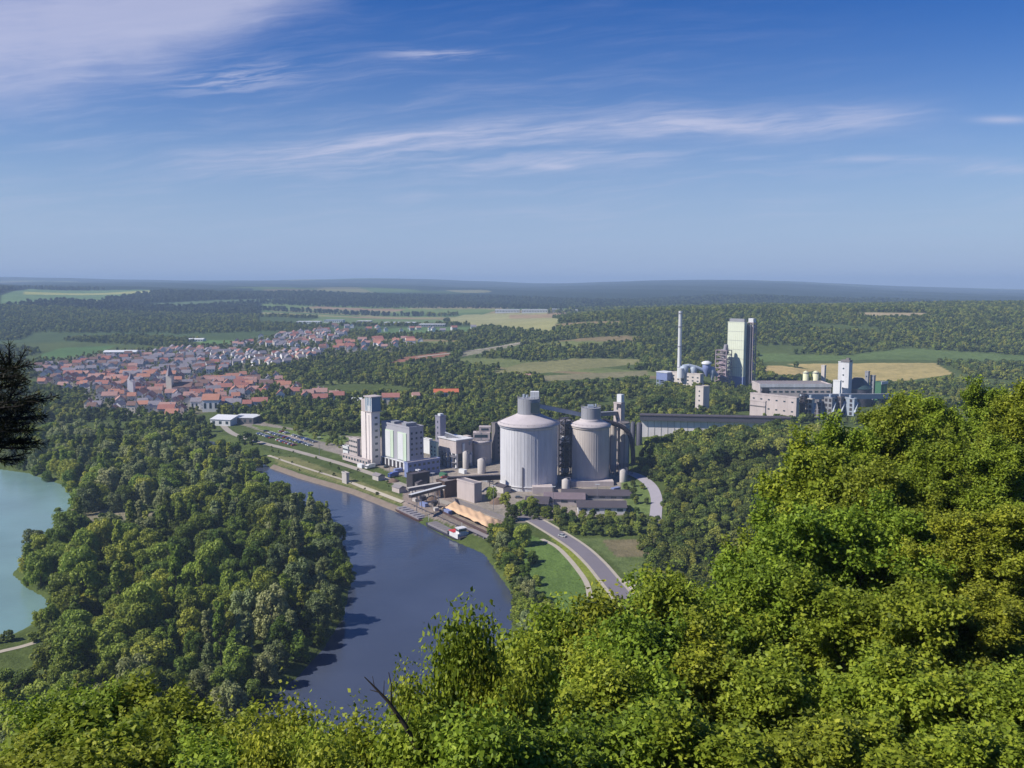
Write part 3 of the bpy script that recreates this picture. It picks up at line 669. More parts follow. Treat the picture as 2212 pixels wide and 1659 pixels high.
# --- the woods beyond
def far_woods():
    r = np.random.default_rng(21); out = []
    def ok(x, y, seed):
        k = ~inside(TOWN, x, y)
        for kind, P, c in COVER:
            for dy in ((0, 22, 45) if kind == 'f' else ((0, 40) if kind == 'far' else (0,))): k &= ~inside(P, x, y + dy)
        k &= ~inside(RIVER, x, y)
        return k
    PLANT = [hpoly(p) for p in ([(480,950),(740,990),(905,1040),(1100,1130),(1380,1120),(1372,985),(1360,945),(1100,940),(1000,960),(900,955),(760,965),(600,925),(470,900),(420,870),(400,890)],
                                [(1350,950),(1380,940),(1700,925),(1830,925),(1830,945),(1700,940),(1400,985)])]
    PB = [(1400,1640,960,1060)]
    for y0, y1, st, keep in ((690, 1250, 8.2, .93), (1250, 1900, 9.5, .93), (1900, 2700, 12, .9), (2700, 4200, 18, .95)):
        x, y = grid_pts(-0.76 * y1, 0.70 * y1, y0, y1, st, int(y0)); k = (np.abs(x / y + .03) < 0.73) & ok(x, y, 0) & (r.random(len(x)) < keep)
        for P in PLANT: k &= ~inside(P, x, y)
        hh = h(x, y); k &= hh > 0.6
        px = x / y * F + 512; xo = px / S
        # the plant yard behind, orchards and open strips
        k &= ~((y > 985) & (y < 1090) & (xo > 1400) & (xo < 1640))
        k &= ~((y > 735) & (y < 900) & (xo > 1590) & (xo < 1900))
        k &= ~((y > 672) & (y < 722) & (x > 140) & (x < 330))
        op = np.sin(x / 60 + 2 * np.sin(y / 90)) + np.sin(y / 45 + x / 130)
        k &= ~((y < 1700) & (op > 1.5)); k &= ~((y > 1040) & (y < 1750) & (op > 1.02) & (x > -330) & (x / y < 0.2) & (r.random(len(x)) < .93))
        k &= ~((y > 1850) & (y < 3300) & (xo > 560 + (y < 2200) * 150) & (xo < 1060 + (y - 1850) * .16) & (np.sin(y / 62 + x / 300) < 0.86))
        k &= ~((xo < 650) & (y > 1500) & (y < 1950) & (op < 0.3))
        if y0 >= 2700:
            wood = np.sin(x / 700 + 2 * np.sin(y / 1500)) + np.sin(y / 900 + 1.5 * np.sin(x / 1100)) + 0.35 * np.sin(x / 140) * np.sin(y / 170)
            k &= (wood > -0.75) | ((x < -280) & (y < 3900))
        x, y = x[k], y[k]; out.append(np.stack([x, y, h(x, y) - 0.3, r.uniform(0.6, 1.2, len(x)) * (1 if st < 12 else st / 11)], 1))
    # trees among the houses
    x, y = grid_pts(TOWN[:, 0].min(), TOWN[:, 0].max(), TOWN[:, 1].min(), TOWN[:, 1].max(), 14, 77); k = inside(TOWN, x, y) & (r.random(len(x)) < 0.95)
    x, y = x[k], y[k]; out.append(np.stack([x, y, h(x, y) - 0.3, r.uniform(0.5, 0.95, len(x))], 1))
    a = np.concatenate(out); pk = (a[:, 1] > 3000) | ((a[:, 1] > 2600) & (a[:, 0] < -300) & (a[:, 1] > 2100 + a[:, 0] * .2))
    scatter('far_conifer_wood', a[pk, :3], a[pk, 3], PINEM, 'dark blue-green forest on the far hills along the horizon', 'forest'); a = a[~pk]
    scatter('distant_forest', a[:, :3], a[:, 3], FARM, 'dark green forest covering the hills behind the town and the cement works', 'forest')
far_woods()
# ------------------------------------------------------------------ the cement works
CONC = surf('concrete_pale', (0.50, 0.47, 0.45), 0.85, vary=0.22, streak=0.35, scale=0.05)
CONC_W = surf('concrete_white', (0.63, 0.635, 0.665), 0.8, vary=0.22, streak=0.5, scale=0.05)
CONC_B = surf('concrete_beige', (0.57, 0.52, 0.485), 0.85, vary=0.2, streak=0.32, scale=0.06)
CONC_P = surf('concrete_rosy', (0.50, 0.44, 0.43), 0.85, vary=0.25, streak=0.4, scale=0.05)
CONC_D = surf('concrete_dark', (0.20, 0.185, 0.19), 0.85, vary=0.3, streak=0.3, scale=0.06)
CLAD_G = surf('cladding_grey', (0.30, 0.31, 0.34), 0.5, vary=0.15, streak=0.2, ribs=1.2)
CLAD_D = surf('cladding_dark', (0.10, 0.10, 0.13), 0.5, vary=0.15, streak=0.2, ribs=1.2)
CLAD_W = surf('cladding_white', (0.70, 0.72, 0.74), 0.5, vary=0.1, streak=0.15, ribs=1.5)
CLAD_GR = surf('cladding_pale_green', (0.60, 0.72, 0.57), 0.5, vary=0.08, streak=0.15, ribs=2.2)
CLAD_YG = surf('cladding_lime', (0.70, 0.745, 0.60), 0.5, vary=0.08, streak=0.12, ribs=2.6)
CLAD_BL = surf('cladding_blue', (0.22, 0.27, 0.48), 0.5, vary=0.12, streak=0.15, ribs=1.5)
CLAD_DG = surf('cladding_green', (0.07, 0.19, 0.11), 0.5, vary=0.15, streak=0.15, ribs=1.5)
STEEL = surf('steel_grey', (0.26, 0.25, 0.28), 0.5, vary=0.2, streak=0.1, scale=0.4)
STEEL_D = surf('steel_dark', (0.055, 0.05, 0.06), 0.5, vary=0.2, streak=0.1, scale=0.4)
DUCT = surf('duct_bluegrey', (0.36, 0.42, 0.50), 0.45, vary=0.2, streak=0.2, scale=0.3)
GLASS = surf('window_glass', (0.045, 0.07, 0.09), 0.12, vary=0.15, streak=0.0, spec=0.6)
GLASS_B = surf('blue_glass', (0.10, 0.20, 0.30), 0.15, vary=0.15, streak=0.0, spec=0.6)
ROOF_D = surf('roof_felt', (0.085, 0.075, 0.09), 0.9, vary=0.3, streak=0.0, scale=0.1)
ROOF_M = surf('roof_gravel', (0.24, 0.22, 0.23), 0.9, vary=0.3, streak=0.0, scale=0.1)
YELLOWP = surf('paint_cream', (0.66, 0.66, 0.44), 0.6, vary=0.1, streak=0.2)
ORANGE = surf('roof_tile_orange', (0.50, 0.15, 0.07), 0.8, vary=0.25, streak=0.1, scale=0.5)
RZ = math.atan2(0.65, 0.76)            # the works stand square to the river bank
def yard(Y): return 6.0 if Y < 700 else 11.0
class Bld:
    """a building set by its near corner, its overall width and top; local x runs along the shaded face, local y along the sunny face"""
    def __init__(s, name, label, cat, xl, xr, ytop, Y, lit=0.6, z0=None, rz=RZ, group=None, depth=None):
        s.z0 = yard(Y) if z0 is None else z0
        yr = 1000; Wd = xt(xr, Y, yr) - xt(xl, Y, yr); s.h = zt(ytop, Y) - s.z0
        if rz == RZ:
            s.wy = lit * Wd / 0.65; s.wx = (1 - lit) * Wd / 0.76; cx = xt(xl, Y, yr) + lit * Wd
        else:
            s.wx = Wd; s.wy = depth or Wd; cx = xt(xl, Y, yr)
        s.t = thing(name, label, cat, (cx, Y, s.z0), rz, group); s.Y = Y
    def zz(s, yo): return zt(yo, s.Y) - s.z0
    def part(s, name, mb, mats): return mb.build(name, mats, s.t)
    def body(s, mat, z0=-1.0, z1=None, name='wall', roof=ROOF_M, par=0.5):
        z1 = s.h if z1 is None else z1
        m = MB(); m.box(0, 0, z0, s.wx, s.wy, z1 - 0.05, 0); w = s.part(name, m, [mat])
        if roof:
            r = MB(); r.box(-0.15, -0.15, z1, s.wx + .15, s.wy + .15, z1 + 0.1, 0)
            for a in ((-.2,-.2,s.wx+.2,.15),(-.2,s.wy-.15,s.wx+.2,s.wy+.2),(-.2,.15,.15,s.wy-.15),(s.wx-.15,.15,s.wx+.2,s.wy-.15)):
                r.box(a[0], a[1], z1 - 0.4, a[2], a[3], z1 + par, 1)
            s.part('roof', r, [roof, mat])
        return w
    def wins(s, face, n, rows, z0, z1, w=1.6, hh=1.6, mat=None, name='window'):
        for j in range(rows):
            z = z0 + (z1 - z0) * (j + .5) / rows
            m = MB(); L = s.wy if face == 'L' else s.wx
            for i in range(n):
                c = L * (i + .5) / n
                if face == 'L': m.box(-0.12, c - w/2, z - hh/2, 0.05, c + w/2, z + hh/2); 
                else: m.box(c - w/2, -0.12, z - hh/2, c + w/2, 0.05, z + hh/2)
            s.part(name, m, [mat or GLASS])
def rails(mb, x0, y0, x1, y1, z, m=0):
    for k in (0.55, 1.1):
        for a, b in (((x0,y0),(x1,y0)),((x1,y0),(x1,y1)),((x1,y1),(x0,y1)),((x0,y1),(x0,y0))): mb.beam((*a, z + k), (*b, z + k), .12, .12, m)
def frame_tower(mb, x0, y0, x1, y1, z0, z1, floors, w=0.45, brace=True, deck=True, m=0, md=0):
    for x in (x0, x1):
        for y in (y0, y1): mb.beam((x, y, z0), (x, y, z1), w, w, m)
    for i in range(floors + 1):
        z = z0 + (z1 - z0) * i / floors
        for a, b in (((x0,y0),(x1,y0)),((x1,y0),(x1,y1)),((x1,y1),(x0,y1)),((x0,y1),(x0,y0))): mb.beam((*a, z), (*b, z), w * .8, w * .8, m)
        if deck and i: mb.box(x0 + .2, y0 + .2, z - 0.1, x1 - .2, y1 - .2, z + .08, md)
        if brace and i < floors:
            z2 = z + (z1 - z0) / floors; p = (x0, y0) if i % 2 else (x1, y0); q = (x1, y0) if i % 2 else (x0, y0); mb.beam((*p, z), (*q, z2), w * .5, w * .5, m)
            p = (x0, y0) if i % 2 else (x0, y1); q = (x0, y1) if i % 2 else (x0, y0); mb.beam((*p, z), (*q, z2), w * .5, w * .5, m)

def silo(label, xl, xr, Yf, yeave, ycone, xt0, xt1, yhead, mat, z0=6.0, ribs=54, name='cement_silo', group=None):
    Rr = (xt(xr, Yf) - xt(xl, Yf)) / 2 * 1.0; Yc = Yf + Rr; Rr = (xt(xr, Yc) - xt(xl, Yc)) / 2; cx = (xt(xl, Yc) + xt(xr, Yc)) / 2
    t = thing(name, label, 'silo', (cx, Yc, z0)); ze = zt(yeave, Yf) - z0; zc = zt(ycone, Yc) - z0; zh = zt(yhead, Yc) - z0
    r1 = (xt(xt1, Yc) - xt(xt0, Yc)) / 2
    m = MB(); m.lathe(0, 0, [(Rr * .955, -2), (Rr * .955, ze)], 96); 
    w = m.build('wall', [mat], t)
    p = MB()
    for k in range(ribs):
        a = 6.2832 * k / ribs; p.beam((math.cos(a) * Rr * .955, math.sin(a) * Rr * .955, -1), (math.cos(a) * Rr * .955, math.sin(a) * Rr * .955, ze - 1.2), 0.28, 0.10)
    p.build('rib', [mat], w)
    rg = MB(); rg.lathe(0, 0, [(Rr * .97, ze - 1.4), (Rr * 1.0, ze - 1.2), (Rr * 1.0, ze), (Rr * .9, ze + .1)], 72, cap=False); rg.lathe(0, 0, [(Rr * .962, 1.2), (Rr * .975, 1.25), (Rr * .975, 2.0), (Rr * .962, 2.05)], 72, cap=False)
    rg.build('ring_beam', [mat], t)
    c = MB(); c.lathe(0, 0, [(Rr * 1.045, ze + .05), (Rr * 1.05, ze + .7), (Rr * .80, ze + .9 + (zc - ze) * .30), (Rr * .56, ze + .5 + (zc - ze) * .66), (r1 * 1.15, zc - .5), (r1 * 1.05, zc)], 72)
    rf = c.build('roof', [surf('silo_roof', (.50, .46, .475), .85, vary=.25, streak=.15, scale=.12)], t)
    hd = MB(); hd.lathe(0, 0, [(r1, zc - .3), (r1, zh)], 36); hh = hd.build('head_drum', [CLAD_G if mat is not CONC_W else CLAD_G], t)
    ra = MB()
    n = 36
    for z in (.6, 1.2):
        for k in range(n):
            a, b = 6.2832 * k / n, 6.2832 * (k + 1) / n
            ra.beam((math.cos(a) * r1 * 1.02, math.sin(a) * r1 * 1.02, zh + z), (math.cos(b) * r1 * 1.02, math.sin(b) * r1 * 1.02, zh + z), .12, .12)
            if k % 3 == 0 and z > 1: ra.beam((math.cos(a) * r1 * 1.02, math.sin(a) * r1 * 1.02, zh), (math.cos(a) * r1 * 1.02, math.sin(a) * r1 * 1.02, zh + 1.2), .12, .12)
    for k in range(54):
        a, b = 6.2832 * k / 54, 6.2832 * (k + 1) / 54
        ra.beam((math.cos(a) * Rr, math.sin(a) * Rr, ze + 1.9), (math.cos(b) * Rr, math.sin(b) * Rr, ze + 1.9), .1, .1)
        if k % 2 == 0: ra.beam((math.cos(a) * Rr, math.sin(a) * Rr, ze + .6), (math.cos(a) * Rr, math.sin(a) * Rr, ze + 1.9), .1, .1)
    ra.build('railing', [STEEL], t)
    return t, Rr, ze, zc, zh, r1, cx, Yc
def build_front():
    # --- round silos
    t, Rr, ze, zc, zh, r1, cx, Yc = silo('largest white round silo with conical roof and grey drum on top', 1078, 1206, 523, 925, 893, 1120, 1168, 860, CONC_W)
    BS = (cx, Yc, Rr, 6 + zh, r1)
    m = MB()
    for a in (3.62 + .3,):      # ladder shaft down the wall
        x, y = math.cos(a) * Rr * .98, math.sin(a) * Rr * .98
    x, y = -Rr * .22, -Rr * .95; m.beam((x, y, 0), (x, y, 14), .7, .5); m.build('down_pipe', [STEEL], t)
    m = MB(); m.box(r1 * .15, -r1 * 1.05, zc + 1.2, r1 * .95, -r1 * .55, zc + 7.5); m.build('opening', [GLASS], t)
    m = MB(); m.box(1, -3, zh, 6.2, 2, zh + 4.2); m.build('head_box', [CLAD_W], t)
    m = MB(); m.tube((-3, 0, zh), (-3, 0, zh + 2.5), .8); m.tube((-1, 2, zh), (-1, 2, zh + 1.8), .6); m.build('vent', [DUCT], t)
    m = MB(); m.box(Rr * .1, -Rr - 4.5, -1, Rr * .75, -Rr * .80, 3.2); m.build('plinth_room', [CONC_P], t)
    t2, R2, ze2, zc2, zh2, r2, cx2, Yc2 = silo('tall beige round silo right of the largest white silo', 1234, 1317, 534, 925, 904, 1258, 1300, 880, CONC_B)
    m = MB(); m.box(-2, -2, zh2, 1.5, 1.5, zh2 + 1.6); m.tube((3, 0, zh2), (3, 0, zh2 + 2.2), .5); m.build('vent', [DUCT], t2)
    m = MB(); m.box(-R2 - 1, -R2 - 2.5, -1, R2 + 1, -R2 * .6, 3.6); m.build('plinth_room', [CONC_P], t2)
    t3, R3, ze3, zc3, zh3, r3, cx3, Yc3 = silo('small grey round silo left of the largest white silo', 1018, 1062, 600, 957, 951, 1030, 1052, 934, CONC_B, ribs=14)
    m = MB(); m.box(-5.6, -3.5, ze3 + 1.5, 6.0, 4.5, ze3 + 6.5); m.box(-1.5, -2, ze3 + 6.5, 6.5, 3.5, ze3 + 10.5); m.build('head_house', [CONC_P], t3)
    m = MB(); m.box(-4.6, -3.62, ze3 + 3.2, 4.4, -3.45, ze3 + 5.2); m.box(0, -2.12, ze3 + 8, 5, -1.95, ze3 + 9.4); m.build('window', [GLASS], t3)
    b = Bld('elevator_tower', 'slender grey tower squeezed between small silo and largest silo', 'tower', 1062, 1084, 915, 612, .35); b.body(CONC_D); b.wins('R', 1, 6, 4, b.h - 2, 1.2, 1.6)
    # --- packing plant
    b = Bld('stair_tower', 'pale pink twin-shaft tower with glazed top, leftmost of the cement works', 'tower', 775, 824, 891, 602, .6)
    w = b.wx; 
    m = MB(); m.box(-.2, 0, -1, w * .8, b.wy * .46, b.h); m.box(.3, b.wy * .60, -1, w * .7, b.wy * 1.0, b.h - .5); m.box(-.5, b.wy * .2, -1, -.2, b.wy * .26, b.h - 2); m.box(1.6, b.wy * .46, -1, w * .6, b.wy * .6, b.h - 1.5)
    b.part('shaft', m, [surf('concrete_pink', (0.74, 0.68, 0.665), 0.8, vary=.12, streak=.3, scale=.06)])
    m = MB(); m.box(-.8, -1.2, b.h, w * .95, b.wy * .55, b.h + .5); m.box(-.8, -1.2, b.zz(859), w * .95 + .4, b.wy * .62, b.zz(857)); m.box(.2, b.wy * .56, b.h, 3.5, b.wy * .95, b.zz(866)); b.part('slab', m, [CONC_P])
    m = MB(); m.box(-.3, -.6, b.h + .5, w * .85, b.wy * .5, b.zz(859)); hh = b.part('head_house', m, [GLASS_B])
    m = MB()
    for i in range(5):
        y = -.6 + (b.wy * .5 + .6) * i / 4; m.box(-.5, y - .35, b.h + .5, -.3, y + .35, b.zz(859))
    m.box(-.5, .5, b.h + .6, -.35, b.wy * .3, b.h + 4.5); b.part('cladding_panel', m, [CLAD_W])
    m = MB()
    for z in np.arange(4, b.h - 2, 4.5): m.box(w * .3, -.1, z, w * .3 + 2.2, .04, z + 1.5); m.box(1.5, b.wy * .49, z, 1.62, b.wy * .57, z + 1.8)
    b.part('window', m, [GLASS])
    b = Bld('packing_hall', 'big packing hall with two pale green panels on its sunlit face', 'building', 813, 913, 925, 583, .72)
    b.body(surf('cladding_lilac', (.40,.40,.45), .5, vary=.15, streak=.2, ribs=1.2), par=.8); hs = b.zz(1003)
    m = MB(); m.box(-.9, .0, -.8, 0, b.wy, b.zz(1002)); m.box(-1.2, -.3, b.zz(1002), 0, b.wy, b.zz(1001)); b.part('plinth', m, [CLAD_W])
    for y0, y1 in ((.10, .40), (.56, .86)):
        m = MB(); m.box(-.45, b.wy * y0, b.zz(998), 0, b.wy * y1, b.zz(938) ); b.part('green_panel', m, [CLAD_GR])
        m = MB(); m.box(-.62, b.wy * (y0 + .10), b.zz(997), -.45, b.wy * (y1 - .02), b.zz(940)); b.part('white_panel', m, [CLAD_W])
    m = MB()
    for i in range(7): m.box(-1.1, b.wy * (.06 + i * .135), -.7, -.9, b.wy * (.06 + i * .135) + 2.6, 3.8)
    b.part('loading_door', m, [STEEL_D])
    m = MB(); m.box(1, b.wy * .15, b.h + .1, b.wx - 2, b.wy * .3, b.h + 2.4); m.box(1.5, b.wy * .6, b.h + .1, b.wx * .6, b.wy * .72, b.h + 1.8); b.part('roof_box', m, [CLAD_G])
    b.wins('R', 3, 5, 8, b.h - 2, 1.4, 1.4)
    b = Bld('annex_building', 'low blue-grey annex in the shade of the packing hall', 'building', 872, 946, 1001, 562, .12); b.body(CLAD_BL); b.wins('R', 7, 2, .5, b.h, 1.8, 1.5)
    b = Bld('green_annex', 'narrow pale green annex right of the packing hall', 'building', 928, 947, 957, 592, .8); b.body(CLAD_GR); b.wins('L', 2, 4, 4, b.h - 2, 1.2, 1.2)
    b = Bld('white_annex', 'white flat block between packing hall and dark elevator tower', 'building', 911, 934, 950, 640, .75); b.body(CLAD_W)
    b = Bld('bucket_elevator', 'dark slim elevator tower right of the packing hall', 'tower', 940, 963, 900, 606, .5); b.body(surf('cladding_slate', (0.27, 0.27, 0.34), .5, ribs=1.2)); b.wins('L', 1, 7, 3, b.h - 2, 1, 1.4)
    m = MB(); m.box(.5, .5, b.h, b.wx * .7, b.wy * .6, b.h + 1.8); b.part('roof_box', m, [CLAD_W]); EL = (b.t.location.x, b.Y, b.z0 + b.h)
    # mill hall on columns
    b = Bld('mill_hall', 'rosy concrete mill hall with tall openings left of the small silo', 'building', 945, 1019, 953, 590, .55)
    top = b.h; m = MB(); m.box(0, 0, b.zz(981), b.wx, b.wy, b.h); b.part('wall', m, [CONC_P])
    m = MB()
    for i in range(5):
        for j in range(2): m.box(j * (b.wx - 1.4), i * (b.wy - 1.4) / 4, -1, j * (b.wx - 1.4) + 1.4, i * (b.wy - 1.4) / 4 + 1.4, b.zz(981))
    b.part('column', m, [CONC_W])
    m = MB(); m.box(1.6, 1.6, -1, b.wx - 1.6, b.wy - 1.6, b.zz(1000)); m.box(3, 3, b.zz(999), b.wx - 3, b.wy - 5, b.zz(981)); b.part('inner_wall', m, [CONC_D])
    m = MB(); m.box(-.6, -.6, b.h, b.wx + .6, b.wy + .6, b.h + .7); b.part('roof', m, [CONC_W])
    m = MB(); m.tube((b.wx * .4, -1.2, 2), (b.wx * .4, -1.2, b.zz(960)), 1.0); m.tube((b.wx * .75, -1.5, 2), (b.wx * .75, -1.5, b.zz(985)), 1.5); b.part('filter_pipe', m, [CLAD_W])
    m = MB(); 
    for z in (b.zz(1012), b.zz(1000), b.zz(988)): m.box(-1.6, -.5, z, -0.1, b.wy, z + .25)
    rails(m, -1.6, -.5, -.4, b.wy, b.zz(988) + .2); b.part('gallery', m, [STEEL])
    b = Bld('conveyor_house', 'light filter box on the roofline beside the small silo', 'building', 1000, 1018, 962, 604, .6, z0=26); b.body(CONC_P)
    # inclined conveyor from the elevator to the small silo
    def conv(name, label, A, B_, w=2.6, hg=2.6, mat=CLAD_G, legs=0, zg=6.0, roof=None):
        A, B_ = Vector(A), Vector(B_); t = thing(name, label, 'conveyor', A); d = B_ - A
        m = MB(); m.beam((0, 0, 0), d, w, hg); m.build('gallery', [mat], t)
        m = MB(); up = Vector((0, 0, hg / 2 + .12)); m.beam(up, d + up, w + .5, .22); m.build('roof', [roof or CLAD_W], t)
        for i in range(legs):
            p = d * ((i + .5) / legs); m = MB(); z = zg - A.z
            for s in (-1, 1):
                m.beam((p.x + s * 1.6, p.y, z - 1), (p.x + s * .8, p.y, p.z - hg / 2), .4, .4)
            n = max(2, int((p.z - z) / 5))
            for k in range(1, n): zz = z + (p.z - z) * k / n; q = 1.6 - .8 * k / n; m.beam((p.x - q, p.y, zz), (p.x + q, p.y, zz), .3, .3)
            m.build('trestle', [STEEL], t)
        return t
    conv('belt_conveyor', 'pale conveyor sloping down from dark elevator tower to small silo', (xt(962, 600), 600, zt(938, 600)), (xt(1017, 598), 598, zt(958, 598)), 2.4, 2.6, CLAD_G)
    # --- between and behind the big silos
    b = Bld('steel_stair_tower', 'shadow-dark steel stair tower in the gap between the two large silos', 'tower', 1208, 1234, 905, 560, .45)
    m = MB(); frame_tower(m, 0, 0, b.wx, b.wy, -1, b.h, 11, .5); b.part('frame', m, [STEEL_D])  # dark steel puts the largest silo's shadow into the colour
    m = MB()
    for i in range(11): z0_, z1_ = b.h * i / 11, b.h * (i + 1) / 11; m.beam((.4, .5 if i % 2 else b.wy - .5, z0_), (.4, b.wy - .5 if i % 2 else .5, z1_), 1.0, .25)
    b.part('stairs', m, [STEEL])
    for z0_, z1_ in ((957, 942), (1023, 1013), (1041, 1034)):
        m = MB(); m.box(.3, .4, b.zz(z0_), b.wx * .8, b.wy * .7, b.zz(z1_)); b.part('cabin', m, [CONC_W])
    m = MB(); m.box(1.5, 1.5, -1, b.wx - .6, b.wy - .6, b.h - 4); b.part('core', m, [CLAD_D])  # dark core paints in the shadow that fills the gap
    b = Bld('transfer_block', 'shadow-dark tall block behind the gap between the large silos', 'building', 1200, 1240, 912, 585, .5); b.body(CLAD_D)  # dark cladding stands in for the silo's shadow behind the stairs
    for i, (xl, xr, ytop, Y, lb) in enumerate(((1316, 1333, 917, 560, 'left one of two narrow beige silos right of the big beige silo'), (1336, 1361, 916, 560, 'right one of two narrow beige silos right of the big beige silo'))):
        Rr_ = (xt(xr, Y) - xt(xl, Y)) / 2; t = thing('narrow_silo', lb, 'silo', ((xt(xr, Y) + xt(xl, Y)) / 2, Y + Rr_, 6), 0, 'narrow beige silos')
        m = MB(); m.lathe(0, 0, [(Rr_, 8 + i), (Rr_, zt(ytop, Y) - 6)], 24); m.build('wall', [CONC_B], t)
        m = MB(); m.lathe(0, 0, [(Rr_ * .45, 3), (Rr_ * .98, 8 + i)], 24); m.build('hopper', [CONC_P], t)
        m = MB()
        for k in range(6): a = k * 1.047; m.beam((math.cos(a) * Rr_ * .8, math.sin(a) * Rr_ * .8, -1), (math.cos(a) * Rr_ * .8, math.sin(a) * Rr_ * .8, 8), .7, .7)
        m.build('leg', [CONC_P], t)
        m = MB(); m.lathe(0, 0, [(Rr_ * 1.06, zt(ytop, Y) - 6), (Rr_ * 1.06, zt(ytop, Y) - 5.4)], 24); rails(m, -Rr_ * .7, -Rr_ * .7, Rr_ * .7, Rr_ * .7, zt(ytop, Y) - 5.4); m.build('roof', [CONC_D], t)
    b = Bld('transfer_tower', 'pale grey stepped conveyor tower right of the big beige silo', 'tower', 1326, 1349, 872, 575, .6)
    b.body(CONC_P); m = MB(); m.box(.8, .6, b.h + .6, b.wx, b.wy * .7, b.zz(853)); b.part('upper_stage', m, [CLAD_W]); m = MB(); m.box(-.6, .3, b.zz(880), 0, b.wy * .5, b.zz(873)); b.part('hood', m, [STEEL_D]); b.wins('L', 1, 6, 4, b.h, 1.3, 1.6)
    TT = (b.t.location.x, b.Y, b.z0 + b.h)
    conv('conveyor_bridge', 'long grey conveyor bridge from largest silo top to the stepped tower', (BS[0] + 5, BS[1], zt(876, 541)), (xt(1256, 560), 560, zt(896, 560)), 2.8, 2.6, DUCT, roof=CLAD_G)
    conv('conveyor_bridge', 'grey conveyor bridge passing behind the beige silo head', (xt(1256, 561), 561, zt(897, 561)), (xt(1330, 578), 578, zt(893, 578)), 2.6, 2.4, STEEL, roof=CLAD_G)
    # curved dark duct
    t = thing('curved_duct', 'dark duct arching down right of the beige silo head', 'duct', (xt(1300, 556), 556, zt(908, 556)))
    pts = [(1300, 906), (1318, 911), (1334, 916), (1348, 923), (1358, 934), (1364, 950), (1367, 972), (1368, 1000)]; pp = [Vector((xt(a, 553) - xt(1300, 553), 0, zt(c, 553) - zt(906, 553))) for a, c in pts]
    m = MB()
    for a, c in zip(pp, pp[1:]): m.tube(a, c, 1.5, 1.5, 12)
    m.build('pipe', [STEEL_D], t)
    m = MB()
    for q in pp[1:-1]: m.beam(q - Vector((0, 0, 1.8)), (q.x, 0, 6 - zt(906, 553)), .3, .3)
    m.build('support', [STEEL_D], t)
    for xl, xr, ytop, lb in ((1361, 1371, 915, 'left one of the two dark slim tanks beside the long concrete hall'), (1373, 1386, 917, 'right one of the two dark slim tanks beside the long concrete hall')):
        Y = 640; Rr_ = (xt(xr, Y) - xt(xl, Y)) / 2; t = thing('dark_tank', lb, 'tank', ((xt(xr, Y) + xt(xl, Y)) / 2, Y, 8), 0, 'dark slim tanks')
        m = MB(); m.lathe(0, 0, [(Rr_, -1), (Rr_, zt(ytop, Y) - 8), (Rr_ * .3, zt(ytop, Y) - 6.5)], 24); m.build('shell', [CLAD_D], t)  # shadow on the tanks is put into the dark cladding
        m = MB(); rails(m, -Rr_ * .7, -Rr_ * .7, Rr_ * .7, Rr_ * .7, zt(ytop, Y) - 8); m.build('railing', [STEEL], t)
    # --- long hall
    Y = 680; x0, x1 = xt(1384, Y), xt(1690, Y); t = thing('long_storage_hall', 'long pale concrete hall with dark conveyor gallery along its top', 'building', (x0, Y, 8), math.radians(-8)); L = x1 - x0; z1 = zt(907, Y) - 8
    m = MB(); m.box(0, 0, -2, L, 30, z1); m.build('wall', [surf('concrete_lilac', (0.80, 0.75, 0.77), .85, vary=.3, streak=.35, scale=.06)], t)
    m = MB(); 
    for i in range(23): m.box(i * L / 22 - .2, -.2, -2, i * L / 22 + .2, 0, z1)
    m.build('buttress', [CONC], t)
    m = MB(); m.box(-1, -2.6, z1, L + 1, 4, zt(897, Y) - 8); m.build('conveyor_gallery', [CLAD_D], t)
    m = MB(); m.box(-1.4, -3.0, zt(897, Y) - 8, L + 1.4, 4.4, zt(896, Y) - 7.6); m.box(-1, 4.4, z1 + .2, L, 30, z1 + .9, 0); m.build('roof', [ROOF_D], t)
    # --- right-hand group
    b = Bld('crusher_hall', 'rosy concrete hall behind the right end of the long hall', 'building', 1640, 1724, 860, 745, .9); b.body(CONC_P); b.wins('L', 6, 2, 6, b.h, 2, 1.2)
    b = Bld('crusher_annex', 'lower rosy annex left of the crusher hall', 'building', 1624, 1652, 868, 738, .9); b.body(CONC_P); m = MB(); m.box(-.5, 0, b.h - 4.5, 0, b.wy, b.h - 3.9); b.part('ledge', m, [CONC_D])
    b = Bld('flat_hall', 'wide flat-roofed grey hall with light roof edge above the crusher hall', 'building', 1637, 1789, 832, 0 or 870, .93, depth=30, rz=0.0, z0=14); b.body(CONC_P, par=1.2); m = MB(); m.box(-.4, -.5, b.h - 2, b.wx + .4, -.1, b.h + 1.2); b.part('roof_edge', m, [CONC_W]); b.part('loading_door', MB().box(2, -.12, b.zz(852), 9, .05, b.zz(838)), [STEEL_D])
    b.wins('R', 12, 1, b.h - 9, b.h - 4, 3.5, 1.6)
    b = Bld('dark_gap_fill', 'dark fill of the shaded gap between the rosy hall and grey process blocks', 'tower', 1724, 1740, 852, 750, .5); m = MB(); frame_tower(m, 0, 0, b.wx, b.wy, -1, b.h, 9, .6); m.box(.8, .8, -1, b.wx - .4, b.wy - .4, b.h - 2); b.part('frame', m, [STEEL_D])  # dark frame and block stand in for a shaded gap
